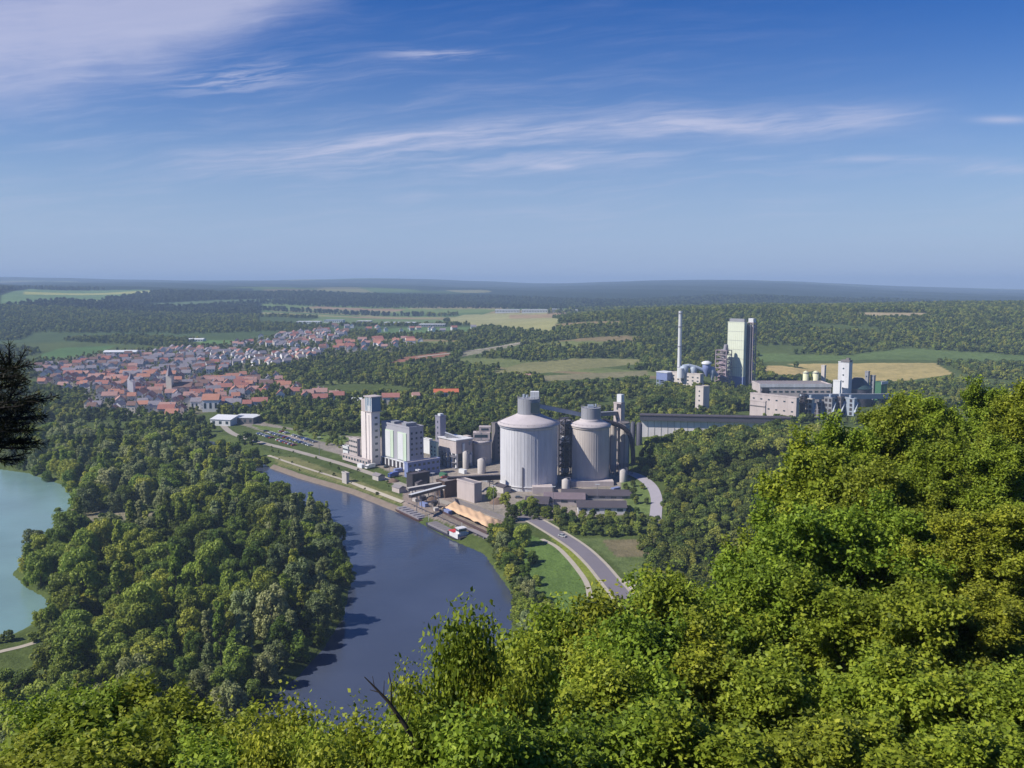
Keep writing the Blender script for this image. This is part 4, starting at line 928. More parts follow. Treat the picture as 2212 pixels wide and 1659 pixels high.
    for xl, xr, yt, Y, lit, mat, lb in ((1738, 1757, 862, 755, .6, CONC, 'pale grey process block right of the dark gap'), (1757, 1782, 870, 770, .5, STEEL, 'low mauve process block in the middle of the right group'),
                                        (1780, 1800, 860, 765, .6, CLAD_G, 'grey process block with tall openings under the high conveyor'), (1800, 1822, 858, 780, .5, CONC_D, 'darker grey process block under the white tower'),
                                        (1820, 1848, 862, 776, .7, DUCT, 'greenish grey filter house at the right end of the cement works')):
        b = Bld('process_block', lb, 'building', xl, xr, yt, Y, lit, group='grey process blocks at the right of the works'); b.body(mat); b.wins('L', 2, 4, 2, b.h, 2.4, 2.6, STEEL_D, 'opening')
        m = MB(); m.tube((b.wx * .5, b.wy * .4, b.h), (b.wx * .5, b.wy * .4, b.h + 3), 1.2); m.beam((0, -.8, b.h * .3), (b.wx, -.8, b.h * .8), 1.5, 1.2); b.part('duct', m, [DUCT])
    conv('high_conveyor', 'long level grey conveyor across the right group of buildings', (xt(1724, 760), 760, zt(857, 760)), (xt(1918, 830), 830, zt(856, 830)), 4, 4.4, DUCT, 4, 14, CLAD_G)
    for xl, xr, lb in ((1731, 1743, 'left of two cream slim silos on the flat hall'), (1752, 1765, 'right of two cream slim silos on the flat hall')):
        Y = 900; r_ = (xt(xr, Y) - xt(xl, Y)) / 2; t = thing('cream_silo', lb, 'silo', ((xt(xr, Y) + xt(xl, Y)) / 2, Y + 5, 12), 0, 'cream slim silos'); m = MB(); m.lathe(0, 0, [(r_, -1), (r_, zt(805, Y) - 12), (r_ * .2, zt(802, Y) - 12)], 20); m.build('shell', [YELLOWP], t)
        m = MB(); m.lathe(0, 0, [(r_ * 1.1, zt(807, Y) - 12), (r_ * 1.1, zt(805.4, Y) - 12)], 20); m.build('rim', [STEEL], t)
    b = Bld('brown_stack', 'slim brownish concrete shaft right of the cream silos', 'tower', 1768, 1778, 790, 905, .5); b.body(CONC_B)
    b = Bld('white_tower', 'tall white concrete tower at the right of the cement works', 'tower', 1809, 1836, 783, 835, .6); b.body(CONC_W); m = MB(); m.box(-.6, -.6, b.h + .2, b.wx * .75, b.wy * .75, b.zz(778)); m.box(1, 1, b.zz(778), 4, 4, b.zz(774)); b.part('cap', m, [CONC_D]); b.wins('L', 1, 6, 4, b.h - 3, 1.4, 1.4)
    b = Bld('white_block', 'low white block at the foot of the white tower', 'building', 1797, 1812, 823, 830, .7); b.body(CLAD_W)
    t = thing('dark_dome_store', 'dark green cone-roofed store right of the white tower', 'building', (xt(1846, 850), 850, 12)); m = MB(); m.lathe(0, 0, [(13, -1), (13, zt(838, 850) - 12)], 24); m.build('wall', [CLAD_D], t); m = MB(); m.lathe(0, 0, [(13.3, zt(838, 850) - 12), (5, zt(818, 850) - 12), (4, zt(816, 850) - 12)], 24); m.build('roof', [surf('cladding_teal', (.04, .08, .09), .5, ribs=1.4)], t)
    for xl, xr, yt, lb in ((1862, 1872, 803, 'taller grey tower left of the green hall'), (1874, 1885, 812, 'shorter grey tower touching the green hall')):
        b = Bld('grey_tower', lb, 'tower', xl, xr, yt, 865, .5, group='grey towers by the green hall'); b.body(CLAD_G); b.wins('L', 1, 5, 3, b.h - 2, 1.2, 1.4)
    b = Bld('green_hall', 'dark green clad hall at the far right of the works', 'building', 1887, 1916, 826, 860, .3); b.body(CLAD_DG); m = MB(); m.box(b.wx * .35, -.5, -1, b.wx * .5, 0, b.h - 4); b.part('bright_panel', m, [surf('paint_green', (.12, .42, .16), .5)]); m = MB(); m.box(-.5, -.6, b.h - 2, b.wx + .3, -.2, b.h + .6); b.part('roof_edge', m, [CONC_W])
    # --- kiln group
    Y = 1000; zc0 = 10
    t = thing('chimney', 'tall slim white chimney with pale bands behind the works', 'chimney', (xt(1463, Y), Y, zc0)); zz = zt(672, Y) - zc0
    m = MB(); m.lathe(0, 0, [(2.6, -1), (2.3, 20), (2.0, zz - 1), (2.15, zz)], 24); m.build('shaft', [CLAD_W], t)
    m = MB(); 
    for k in (.28, .55, .8, .97): m.lathe(0, 0, [(2.7, zz * k), (2.7, zz * k + .7)], 24)
    m.build('platform_ring', [STEEL], t)
    b = Bld('blue_filter_house', 'lilac-blue filter house left of the chimney foot', 'building', 1418, 1457, 806, 990, .5); 
    m = MB(); m.box(0, 0, b.zz(822), b.wx, b.wy, b.h); b.part('casing', m, [CLAD_BL]); m = MB()
    for i in range(3):
        for j in range(2):
            cx_, cy_ = b.wx * (i + .5) / 3, b.wy * (j + .5) / 2; m.lathe(cx_, cy_, [(.6, b.zz(834)), (min(b.wx / 6, 3), b.zz(822))], 8)
    b.part('hopper', m, [CLAD_BL]); m = MB(); frame_tower(m, .5, .5, b.wx - .5, b.wy - .5, -1, b.zz(822), 3, .6, deck=False); b.part('frame', m, [DUCT]); m = MB(); m.box(-.4, -.4, b.h, b.wx + .4, b.wy + .4, b.h + .9); b.part('roof', m, [CLAD_W])
    t = thing('duct_run', 'blue-grey ducts and cyclones between chimney and preheater', 'duct', (xt(1463, 985), 985, 10)); zb = 10
    def dp(x, y, dy=0): return (xt(x, 985) - xt(1463, 985), dy, zt(y, 985) - zb)
    m = MB(); P_ = [(1463, 806), (1470, 792), (1484, 790), (1500, 794), (1515, 800), (1530, 796), (1545, 812)]
    for a, c in zip(P_, P_[1:]): m.tube(dp(*a), dp(*c), 2.2, 2.2, 12)
    m.build('main_duct', [DUCT], t)
    for x, y, r_ in ((1473, 797, 4.2), (1492, 800, 3.6), (1520, 792, 4.6), (1532, 800, 3.4)):
        m = MB(); p = dp(x, y, -3); m.lathe(p[0], p[1], [(.7, p[2] - 11), (r_, p[2] - 3), (r_, p[2] + 3), (r_ * .5, p[2] + 4.4)], 20); m.build('cyclone', [DUCT if r_ != 4.6 else CLAD_BL], t)
    m = MB(); p = dp(1520, 783, -3); m.lathe(p[0], p[1], [(5.6, p[2] - 1.4), (5.6, p[2] + .6), (2, p[2] + 2)], 20); m.build('cap', [CLAD_W], t)
    m = MB(); p = dp(1465, 800); m.lathe(p[0], p[1] - 4, [(4, p[2] - 8), (4, p[2] + 3)], 16); m.build('fan_house', [CLAD_W], t)
    b = Bld('raw_mill_building', 'beige block beneath the blue-grey ducts', 'building', 1457, 1517, 809, 965, .85); b.body(CONC_B); b.wins('L', 6, 3, 6, b.h - 2, 2.4, 1.4)
    b = Bld('feed_tower', 'narrow beige tower standing among dark trees below the ducts', 'tower', 1502, 1532, 836, 790, .45, z0=10); b.body(CONC_B); b.wins('L', 1, 5, 4, b.h - 2, 1.5, 1.3)
    b = Bld('steel_preheater', 'lower open steel preheater frame left of the lime green tower', 'tower', 1545, 1577, 746, 985, .55)
    m = MB(); frame_tower(m, 0, 0, b.wx, b.wy, -1, b.h - 6, 9, .8, m=0); b.part('frame', m, [surf('steel_mauve', (.36, .30, .33), .6)]); m = MB(); m.box(1.5, 1.5, -1, b.wx - 2, b.wy - 2, b.h * .42); m.box(2, 3, b.h * .42, b.wx - 3, b.wy - 3, b.h * .66); b.part('core', m, [surf('mauve_cladding', (.34,.27,.31), .6, ribs=1.4)])
    for i in range(4):
        m = MB(); z = b.h * (.18 + .19 * i); cx_ = b.wx * (.35 if i % 2 else .65); m.lathe(cx_, b.wy * .5, [(.6, z - 5), (3.2, z), (3.2, z + 5), (1.2, z + 6.5)], 18); b.part('cyclone', m, [CONC_D if i % 2 else DUCT])
    m = MB(); m.tube((b.wx * .3, b.wy * .4, b.h * .7), (b.wx * .7, b.wy * .4, b.h), 2.2, 2.2, 12); m.tube((b.wx * .7, b.wy * .4, b.h), (b.wx * .95, b.wy * .4, b.h * .8), 2.2, 2.0, 12); b.part('duct', m, [STEEL])
    b = Bld('green_tower', 'tall lime green clad tower of the kiln group', 'tower', 1572, 1606, 697, 990, .8); b.body(CLAD_YG, z0=14, z1=b.h); m = MB(); m.box(-.3, -.3, -1, b.wx + .3, b.wy + .3, 14); b.part('base', m, [CLAD_BL]); m = MB(); m.box(.8, .8, b.h + .5, b.wx - .8, b.wy - 1.5, b.zz(689)); b.part('penthouse', m, [CLAD_G])
    m = MB(); 
    for i in range(1, 6): z = 14 + (b.h - 14) * i / 6; m.box(-.12, 0, z - .12, 0, b.wy, z + .12); 
    b.part('joint', m, [CLAD_G])
    b = Bld('cyclone_tower', 'tall grey steel cyclone tower with white top right of the lime green tower', 'tower', 1609, 1627, 697, 992, .5)
    m = MB(); frame_tower(m, 0, 0, b.wx, b.wy, -1, b.h, 13, .8); b.part('frame', m, [surf('steel_mauve', (.30, .25, .27), .6)])
    for i in range(5):
        m = MB(); z = b.h * (.14 + .175 * i); m.lathe(b.wx * .5, b.wy * .5, [(.6, z - 4), (3.4, z), (3.4, z + 6), (1.2, z + 8)], 18); b.part('cyclone', m, [DUCT if i % 2 else STEEL])
    m = MB(); m.box(.5, .5, b.h, b.wx - .5, b.wy - .5, b.zz(688)); m.box(1, 1, b.h - 9, b.wx, b.wy - 1, b.h - 3); b.part('top_house', m, [CLAD_W])
    m = MB(); m.box(-2.2, 1, -1, -.4, b.wy, b.h - 3); b.part('lift_shaft', m, [CLAD_D])
    # --- sheds and yard at the silo feet
    def shed(label, xl, xr, yf, yroof, depth, mat, roofm, rz, zr=2.4, name='shed', group=None):
        x, Y = W((xl + xr) / 2, yf, 5.5); w_ = xt(xr, Y, yf) - xt(xl, Y, yf); hh = zt(yroof, Y) - 5.5
        t = thing(name, label, 'shed', (x, Y, 5.5), math.radians(rz), group); m = MB(); m.box(-w_ / 2, 0, -2, w_ / 2, depth, hh); wl = m.build('wall', [mat], t)
        m = MB(); m.gable(-w_ / 2, 0, hh + .02, w_ / 2, depth, hh + zr, 0, .7); m.build('roof', [roofm], t)
        m = MB(); k = max(2, int(w_ / 6))
        for i in range(k): m.box(-w_ / 2 + w_ * (i + .25) / k, -.1, 1.2, -w_ / 2 + w_ * (i + .75) / k, .03, hh - .8)
        m.build('window', [GLASS], t); return t
    shed('long dark-roofed shed with white front under the beige silo', 1249, 1352, 1109, 1096, 14, CONC_W, ROOF_D, -2, 2.2)
    shed('dark-roofed shed with pale front wall below the largest silo', 1134, 1182, 1099, 1088, 16, CONC, ROOF_D, -8, 2.4)
    shed('low mauve-roofed workshop between the two dark sheds', 1176, 1262, 1090, 1078, 14, CONC_P, surf('roof_mauve', (.19, .15, .17), .8), -4, 2.2)
    shed('flat grey workshop behind the long dark shed', 1215, 1362, 1080, 1070, 15, CLAD_G, ROOF_D, -3, 1.6)
    b = Bld('loading_wall_building', 'tall windowless rosy loading building behind the sand heap', 'building', 984, 1040, 1046, 500, .72, z0=4.5); b.body(CONC_P, roof=ROOF_M)
    conv('dark_conveyor', 'dark conveyor bridge between loading building and largest silo', (xt(966, 520), 520, zt(1036, 520)), (xt(1080, 528), 528, zt(1031, 528)), 2.4, 2.6, STEEL_D, 3, roof=STEEL_D)
    conv('quay_conveyor', 'low pale conveyor crossing the quay below the packing hall', (xt(880, 505), 505, zt(1058, 505)), (xt(985, 520), 520, zt(1040, 520)), 2.2, 1.8, CONC_D, 4, roof=CONC)
    conv('loading_conveyor', 'short dark conveyor hanging over the river quay', (xt(885, 470), 470, zt(1072, 470)), (xt(960, 500), 500, zt(1052, 500)), 1.8, 1.6, STEEL_D, 2)
    b = Bld('dark_shed', 'dark open shed on the quay below the packing hall', 'shed', 876, 925, 1026, 535, .3, z0=5); b.body(STEEL_D, roof=ROOF_D)
    b = Bld('quay_cabin', 'small pale cabin in front of the packing hall', 'building', 897, 908, 1017, 545, .6); b.body(CONC_W); b.wins('L', 1, 2, 1, b.h, 1.5, 1.2)
    b = Bld('brown_bunker', 'dark brown bunker building between quay and loading building', 'building', 940, 985, 1042, 512, .45, z0=4.5); b.body(surf('rust_brown', (.10, .07, .06), .8)); b.wins('L', 3, 1, 2, b.h - 1, 2, 2, CONC)
    b = Bld('pump_house', 'small pale hut on the grass bank by the river', 'building', 735, 753, 1023, 555, .7, z0=3.0); b.body(CONC); 
    b = Bld('gate_house', 'low white hut left of the pink tower', 'building', 738, 758, 966, 640, .7); b.body(CLAD_W); b.wins('L', 4, 1, .5, b.h, 1.5, 1.2)
    b = Bld('office_block', 'low rosy office block left of the pink tower', 'building', 750, 778, 950, 628, .8); b.body(CONC_P); b.wins('L', 5, 3, 1, b.h, 1.6, 1.3)
    b = Bld('low_store', 'long low pale store on the river side of the pink tower', 'building', 724, 800, 996, 596, .93); b.body(CONC_P); b.wins('L', 9, 1, 0, b.h, 2.4, 1.5)
    return BS
build_front()
# ------------------------------------------------------------------ roads, quay, town
ASPH = surf('asphalt', (0.19, 0.175, 0.20), 0.9, vary=.2, streak=0, scale=.1); GRAVEL = surf('gravel', (0.42, 0.38, 0.31), 0.95, vary=.25, streak=0, scale=.4)
STONE = surf('quay_stone', (0.20, 0.165, 0.135), 0.95, vary=.4, streak=.2, scale=.3); SAND = surf('sand', (0.66, 0.45, 0.28), 0.95, vary=.15, streak=0, scale=.3)
MARK = surf('road_paint', (0.7, 0.7, 0.7), 0.7, vary=.1, streak=0)
def roads():
    main = [(1118,1112),(1150,1122),(1199,1150),(1249,1183),(1286,1217),(1314,1250),(1345,1288),(1372,1330),(1400,1400)]
    strip('road_verge', main, 10.5, GRAVEL, .10); q, n = strip('road', main, 7.4, ASPH, .16)
    strip('path', [(1170,1165),(1200,1180),(1224,1202),(1249,1232),(1268,1262),(1276,1300),(1290,1360)], 2.4, GRAVEL, .10)
    strip('plant_road', [(1340,1020),(1368,1025),(1393,1038),(1410,1055),(1418,1078),(1417,1105),(1414,1135)], 6.5, surf('asphalt_pale', (.36,.34,.38), .9, vary=.15, streak=0), .12)
    strip('quay_road', [(470,905),(500,935),(560,955),(640,975),(740,1003),(860,1044),(960,1085),(1100,1124)], 5.5, surf('road_dusty', (.34,.31,.27), .95, vary=.25, streak=0), .10)
    strip('bank_path', [(580,985),(650,1008),(760,1044),(870,1086)], 2.6, GRAVEL, .10)
    strip('lake_path', [(-60,1424),(0,1408),(50,1396),(100,1380)], 2.6, GRAVEL, .10)
    strip('country_road', [(900,772),(1000,760),(1125,741)], 7, GRAVEL, .3)
    # stone revetment of the bank: a slope from the water to the bank top
    P = [W(x, y, 0) for x, y in RIVER_O[3:7]]; v = []; f = []
    dn = []
    for a, b in zip(P, P[1:]):
        for k in range(12): t = k / 12; dn.append((a[0] + (b[0] - a[0]) * t, a[1] + (b[1] - a[1]) * t))
    dn.append(P[-1]); r = random.Random(3)
    for i, (x, y) in enumerate(dn):
        j = min(i + 1, len(dn) - 1); i0 = max(i - 1, 0); d = Vector((dn[j][0] - dn[i0][0], dn[j][1] - dn[i0][1])).normalized(); nr = Vector((-d.y, d.x))
        if nr.x < 0: nr = -nr
        for off, z in ((-2.2, -1.2), (-.6, .25), (.6, 1.3), (1.6, 2.1), (2.4, 2.3), (3.0, 1.2)): v.append((x + nr.x * off + r.gauss(0, .12), y + nr.y * off, z + r.gauss(0, .08)))
    n = len(dn)
    for i in range(n - 1):
        for k in range(5): f.append((i * 6 + k, (i + 1) * 6 + k, (i + 1) * 6 + k + 1, i * 6 + k + 1))
    m = MB(); m.add(v, f); o = m.build('stone_embankment', [STONE]); tag(o, 'brown stone embankment along the far river bank', 'embankment')
    # sand heap behind its retaining wall
    A, B_ = W(953, 1096, 4.6), W(1062, 1146, 4.6); Cc, D = W(1086, 1128, 4.6), W(975, 1083, 4.6)
    v = []; f = []; nx, ny = 40, 12
    for i in range(nx + 1):
        for j in range(ny + 1):
            u, w = i / nx, j / ny; x = (A[0]*(1-u)+B_[0]*u)*(1-w)+(D[0]*(1-u)+Cc[0]*u)*w; y = (A[1]*(1-u)+B_[1]*u)*(1-w)+(D[1]*(1-u)+Cc[1]*u)*w
            e = min(u, 1-u) * 8; e2 = min(w + .15, 1-w) * 4; z = 1.6 + 2.6 * min(1, e, e2) + .45 * math.sin(u * 31 + w * 5) * math.sin(w * 9 + u * 7) + (.3 * r.random()); v.append((x - A[0], y - A[1], z))
    for i in range(nx):
        for j in range(ny): a = i * (ny + 1) + j; f.append((a, a + ny + 1, a + ny + 2, a + 1))
    o = mb_s = MB().add(v, f, 0, True).build('sand_heap', [SAND], None, (A[0], A[1], 2.2)); tag(o, 'long flat heap of orange sand beside the river quay', 'sand heap')
    m = MB(); m.beam((0, 0, 0), (B_[0] - A[0], B_[1] - A[1], 0), .8, 2.6); o = m.build('retaining_wall', [surf('wall_brown', (.085,.055,.055), .9)], None, (A[0] - 2.0, A[1] - 2.0, 3.0)); tag(o, 'dark brown retaining wall in front of the sand heap', 'wall')
    m = MB(); m.beam((0, 0, 0), (Cc[0] - D[0] + 4, Cc[1] - D[1] - 2, 0), .8, 4); o = m.build('retaining_wall', [CONC_D], None, (D[0] + 1, D[1] + 2, 4.2)); tag(o, 'grey wall behind the sand heap', 'wall')
    # quay platform and barge
    a, b = W(872, 1094, 0), W(1046, 1176, 0); d = Vector((b[0]-a[0], b[1]-a[1], 0)); L = d.length; ang = math.atan2(d.y, d.x)
    t = thing('quay', 'grey concrete quay edge along the river by the sand heap', 'quay', (a[0], a[1], 0), ang); m = MB(); m.box(0, 0.8, -3, L, 10, 3.1); m.build('deck', [surf('quay_deck', (.27,.245,.25), .9, vary=.4, streak=.1, scale=.12)], t); m = MB(); m.box(0, .2, -3, L, .8, 3.4); m.build('edge_wall', [STEEL_D], t)
    m = MB(); 
    for i in range(14): m.tube((i * L / 13, -.3, -2), (i * L / 13, -.3, 3.6), .35)
    m.build('dolphin', [STEEL], t)
    q = r
    kinds = [('pallet_stack', 'stack', CONC, (3, 2, 2.2)), ('container', 'container', CLAD_BL, (6, 2.4, 2.5)), ('dark_hopper', 'hopper', STEEL_D, (3, 3, 4))]
    places = [(.06, 5, 0, 'grey block stack at the upstream end of the quay'), (.12, 7, 2, 'dark hopper near the upstream end of the quay'), (.20, 4, 1, 'blue-grey container on the quay below the bunker'), (.27, 7.5, 2, 'dark hopper in the middle of the quay'), (.34, 5, 0, 'grey block stack in the middle of the quay'), (.44, 7.5, 1, 'blue-grey container beside the retaining wall')]
    for u, yy, k, lb in places:
        nm, cat, mt, (sx, sy, sz) = kinds[k]; x = u * L; wx = a[0] + math.cos(ang) * x - math.sin(ang) * yy; wy = a[1] + math.sin(ang) * x + math.cos(ang) * yy
        t = thing(nm, lb, cat, (wx, wy, 3.1), ang + q.uniform(-.2, .2)); m = MB()
        if k == 2:
            m.lathe(0, 0, [(.5, 1.2), (2, 3), (2, 4.4)], 12); m.build('bin', [mt], t); m = MB(); frame_tower(m, -1.6, -1.6, 1.6, 1.6, 0, 3, 1, .25, deck=False); m.build('frame', [STEEL], t)
        elif k == 1:
            m.box(-sx/2, -sy/2, 0, sx/2, sy/2, sz); m.build('body', [mt], t); m = MB(); m.box(-sx/2-.05, -sy/2+.1, .1, -sx/2, sy/2-.1, sz-.1); m.build('door', [STEEL], t)
        else:
            for i in range(3): m.box(-1.6 + i * .1, -1.2, i * .75, 1.6 - i * .15, 1.2, i * .75 + .68)
            m.build('blocks', [mt], t)
    def barge(name, label, u0, u1, off, cabin, hullm):
        x0, x1 = u0 * L, u1 * L; ln = x1 - x0; bx = a[0] + math.cos(ang) * x0 + math.sin(ang) * off; by = a[1] + math.sin(ang) * x0 - math.cos(ang) * off
        t = thing(name, label, 'barge', (bx, by, 0), ang); v = []; w = 4.2; n = 14
        for k in range(n + 1):
            s_ = k / n; ww = w * min(1, (s_ * 6) ** .5 if s_ < .17 else 1, ((1 - s_) * 9) ** .5 if s_ > .89 else 1); ww = max(ww, .15)
            v += [(s_ * ln, -ww * .85, -.8), (s_ * ln, -ww, 1.1), (s_ * ln, ww, 1.1), (s_ * ln, ww * .85, -.8)]
        f = [(k*4+j, (k+1)*4+j, (k+1)*4+j+1, k*4+j+1) for k in range(n) for j in range(3)] + [(0,1,2,3), (n*4+3, n*4+2, n*4+1, n*4)]
        MB().add(v, f).build('hull', [hullm], t)
        m = MB(); m.box(ln * .14, -w * .7, 1.1, ln * (.66 if cabin else .9), w * .7, 1.9); m.build('coaming', [STEEL], t)
        m = MB()
        for k in range(6): z0_ = ln * .15 + (ln * (.50 if cabin else .74)) * k / 6; m.box(z0_, -w * .66, 1.9, z0_ + ln * .078, w * .66, 2.3)
        m.build('hatch', [CONC_D if cabin else STEEL], t)
        if cabin:
            m = MB(); m.box(ln * .72, -3.2, 1.1, ln * .93, 3.2, 3.6); cb = m.build('deckhouse', [CLAD_W], t); m = MB(); m.box(ln * .71, -3.5, 3.6, ln * .84, 3.5, 3.85); m.build('red_roof', [surf('paint_red', (.55,.05,.05), .5)], t)
            m = MB(); m.box(ln * .84, -2.2, 3.6, ln * .92, 2.2, 6.0); wh = m.build('wheelhouse', [CLAD_W], t); m = MB(); m.box(ln * .838, -2.25, 4.6, ln * .922, 2.25, 5.5); m.build('window', [GLASS], wh); m = MB(); m.box(ln * .83, -2.5, 6.0, ln * .93, 2.5, 6.2); m.build('wheelhouse_roof', [CONC_W], t); m = MB(); m.tube((ln * .9, 0, 6), (ln * .9, 0, 9), .1); m.tube((ln * .03, 0, 1), (ln * .03, 0, 5), .1); m.build('mast', [CLAD_W], t)
            m = MB(); m.box(ln * .93, -2.8, 1.1, ln * .98, 2.8, 2.2); m.build('stern_locker', [STEEL_D], t)
    barge('cargo_barge', 'moored barge with white deckhouse and red roof at the quay end', .44, .90, 5.2, True, surf('hull_dark', (.05,.05,.07), .5))
    barge('cargo_barge', 'long dark barge moored at the upstream half of the quay', .02, .42, 5.0, False, surf('hull_rust', (.10,.06,.055), .6))
    # tall lamp masts
    for i, (xo, yo) in enumerate([(690,985),(842,1035),(935,1072),(1195,1105),(1290,1100),(1066,1102)]):
        x, y = hit(xo, yo); t = thing('lamp_post', 'lamp mast ' + ['beside the riverside road','below the packing hall','near the brown bunker','left of the long dark shed','in front of the long dark shed','beside the largest silo foot'][i], 'street lamp', (x, y, h1(x, y)), 0, 'lamp masts of the works'); m = MB(); m.tube((0, 0, -.5), (0, 0, 14), .16, .1); m.build('pole', [STEEL], t); m = MB(); m.box(-1.2, -.3, 13.9, 1.2, .3, 14.2); m.build('lamp_head', [CLAD_W], t)
roads()
def clutter():
    r = random.Random(12)
    def at(xo, yo): x, y = hit(xo, yo); return (x, y, h1(x, y))
    for xo, yo, s_, c, lb in ((905,1062,5,'grey','grey gravel pile on the quay yard below the dark shed'),(932,1078,4,'brown','brown earth pile on the quay yard'),(985,1058,4,'grey','small grey pile at the foot of the loading building'),(1075,1085,5,'brown','brown earth pile between loading building and largest silo'),(850,1040,4,'brown','brown earth pile beside the riverside road'),(1055,1060,4,'grey','pale gravel pile left of the largest silo foot')):
        p = at(xo, yo); v = []; f = []; n = 18
        for i, (q, z) in enumerate(((1, -.3), (.8, .25), (.5, .62), (.22, .9), (0.03, 1))):
            for k in range(n): a = 6.2832 * k / n; w_ = q * s_ * (1 + .18 * math.sin(a * 2 + s_ + i)) ; v.append((w_ * math.cos(a) * 1.3, w_ * math.sin(a), z * s_ * .55 + r.uniform(-.15, .15)))
        f = [(i*n+k, i*n+(k+1)%n, (i+1)*n+(k+1)%n, (i+1)*n+k) for i in range(4) for k in range(n)]
        o = MB().add(v, f, 0, True).build('bulk_pile', [surf('pile_' + c, (.30,.28,.27) if c == 'grey' else (.17,.12,.09), .95, vary=.3, streak=0, scale=.6)], None, p, r.uniform(0, 3)); tag(o, lb, 'pile', 'bulk piles in the yard')
    for i, (xo, yo, c, lb) in enumerate(((860,1020,CLAD_BL,'blue container by the packing hall corner'),(915,1046,CLAD_W,'white container in the yard beneath the annex'),(958,1030,CLAD_DG,'green container below the mill hall'),(1000,1022,CLAD_W,'white container in front of the small silo'),(968,1046,STEEL_D,'black container beside the brown bunker'),(1225,1068,CLAD_W,'white container at the dark gap between the large silos'),(780,1010,CLAD_W,'white container by the low pale store'),(1330,1062,CLAD_BL,'blue container at the foot of the narrow beige silos'),(1050,1040,CLAD_G,'grey container by the dark conveyor bridge'))):
        p = at(xo, yo); t = thing('container', lb, 'container', p, RZ + r.choice([0, 1.57]), 'containers in the yard'); MB().box(-3, -1.25, 0, 3, 1.25, 2.6).build('body', [c], t); m = MB(); m.box(3, -1.1, .1, 3.06, 1.1, 2.5); m.build('door', [STEEL], t)
    for i, (xo, yo, rr_, hh, lb) in enumerate(((1040,1022,2.6,9,'slim upright tank between the small silo and the largest silo'),(932,1015,2.2,7,'slim upright tank by the blue-grey annex'),(1006,1012,2.0,11,'white upright tank before the mill hall'),(1222,1058,2.4,6,'low upright tank between the large silo feet'),(1345,1040,2.4,7,'upright tank under the curved duct'))):
        p = at(xo, yo); t = thing('upright_tank', lb, 'tank', p, 0, 'small upright tanks of the works'); m = MB(); m.lathe(0, 0, [(rr_, -.5), (rr_, hh), (rr_ * .3, hh + 1)], 20); m.build('shell', [CONC], t); m = MB(); m.tube((rr_ + .3, 0, 0), (rr_ + .3, 0, hh + 1.5), .15); m.tube((rr_ + .3, 0, hh + 1.5), (0, 0, hh + 1.5), .15); m.build('pipe', [STEEL], t)
    for xo, yo, L_, D_, hh, c, rfm, lb in ((900,1052,12,7,4,CONC_D,ROOF_D,'small grey workshop on the quay road'),(960,1066,10,6,3.5,surf('rust_brown', (.10,.07,.06), .8),ROOF_D,'small brown shed behind the sand heap corner'),(862,1062,8,5,3,CONC_P,ROOF_M,'small rosy hut on the bank below the riverside road'),(1085,1062,9,6,3.6,CONC,ROOF_D,'small grey hut at the left foot of the largest silo'),(818,1036,7,5,3,CONC,ROOF_M,'small pale hut beside the riverside road')):
        p = at(xo, yo); t = thing('hut', lb, 'hut', p, RZ + 1.57); MB().box(-L_/2, -D_/2, -1, L_/2, D_/2, hh).build('wall', [c], t); MB().gable(-L_/2, -D_/2, hh + .02, L_/2, D_/2, hh + 1.4, 0, .4).build('roof', [rfm], t); m = MB(); m.box(-L_/4, -D_/2 - .06, 0, 0, -D_/2 + .02, 2.4); m.build('door', [STEEL_D], t)
clutter()
# ---- cars
def car_proto(mats, big=False):
    m = MB(); L, Wd, hh = (7.5, 2.4, 2.8) if big else (4.4, 1.8, .8)
    if big: m.box(-2.2, -1.2, .7, 3.8, 1.2, 3.2)
    else: m.box(-2.2, -.9, .35, 2.2, .9, .95); m.add([(-1.7,-.85,.95),(1.2,-.85,.95),(1.2,.85,.95),(-1.7,.85,.95),(-1.2,-.7,1.5),(.5,-.7,1.5),(.5,.7,1.5),(-1.2,.7,1.5)], [(4,5,6,7)], 0).add([(-1.7,-.85,.95),(1.2,-.85,.95),(1.2,.85,.95),(-1.7,.85,.95),(-1.2,-.7,1.5),(.5,-.7,1.5),(.5,.7,1.5),(-1.2,.7,1.5)], [(0,1,5,4),(1,2,6,5),(2,3,7,6),(3,0,4,7)], 1)
    if big: m.box(-4.0, -1.15, .6, -2.3, 1.15, 2.6, 0); m.box(-4.05, -1.0, 1.6, -4.0, 1.0, 2.4, 1)
    body = m.mesh('body', mats); w = MB()
    for x in ((-1.4, 1.4) if not big else (-3.2, 2.6)):
        for y in (-.85, .85): w.tube((x, y - .1, .35), (x, y + .1, .35), .35 if not big else .5, n=10)
    return body, w.mesh('wheels', [STEEL_D])
CARC = [('white', (.75,.75,.77)), ('blue', (.05,.10,.40)), ('silver', (.45,.46,.48)), ('red', (.45,.04,.04)), ('black', (.03,.03,.035)), ('dark grey', (.14,.14,.15))]
CARS = [(n, car_proto([surf('car_' + n, c, .3, vary=.03, streak=0, spec=.5), GLASS])) for n, c in CARC]
TRK = [(n, car_proto([surf('car_' + n, c, .3, vary=.03, streak=0, spec=.5), GLASS], True)) for n, c in (CARC[0], CARC[1])]
def put_car(x, y, rz, k, label, group, big=False):
    n, (b, w) = (TRK if big else CARS)[k]; t = thing('parked_car' if not big else 'parked_truck', label, 'car' if not big else 'truck', (x, y, h1(x, y) + .05), rz, group); link('body', b, t); link('wheels', w, t)
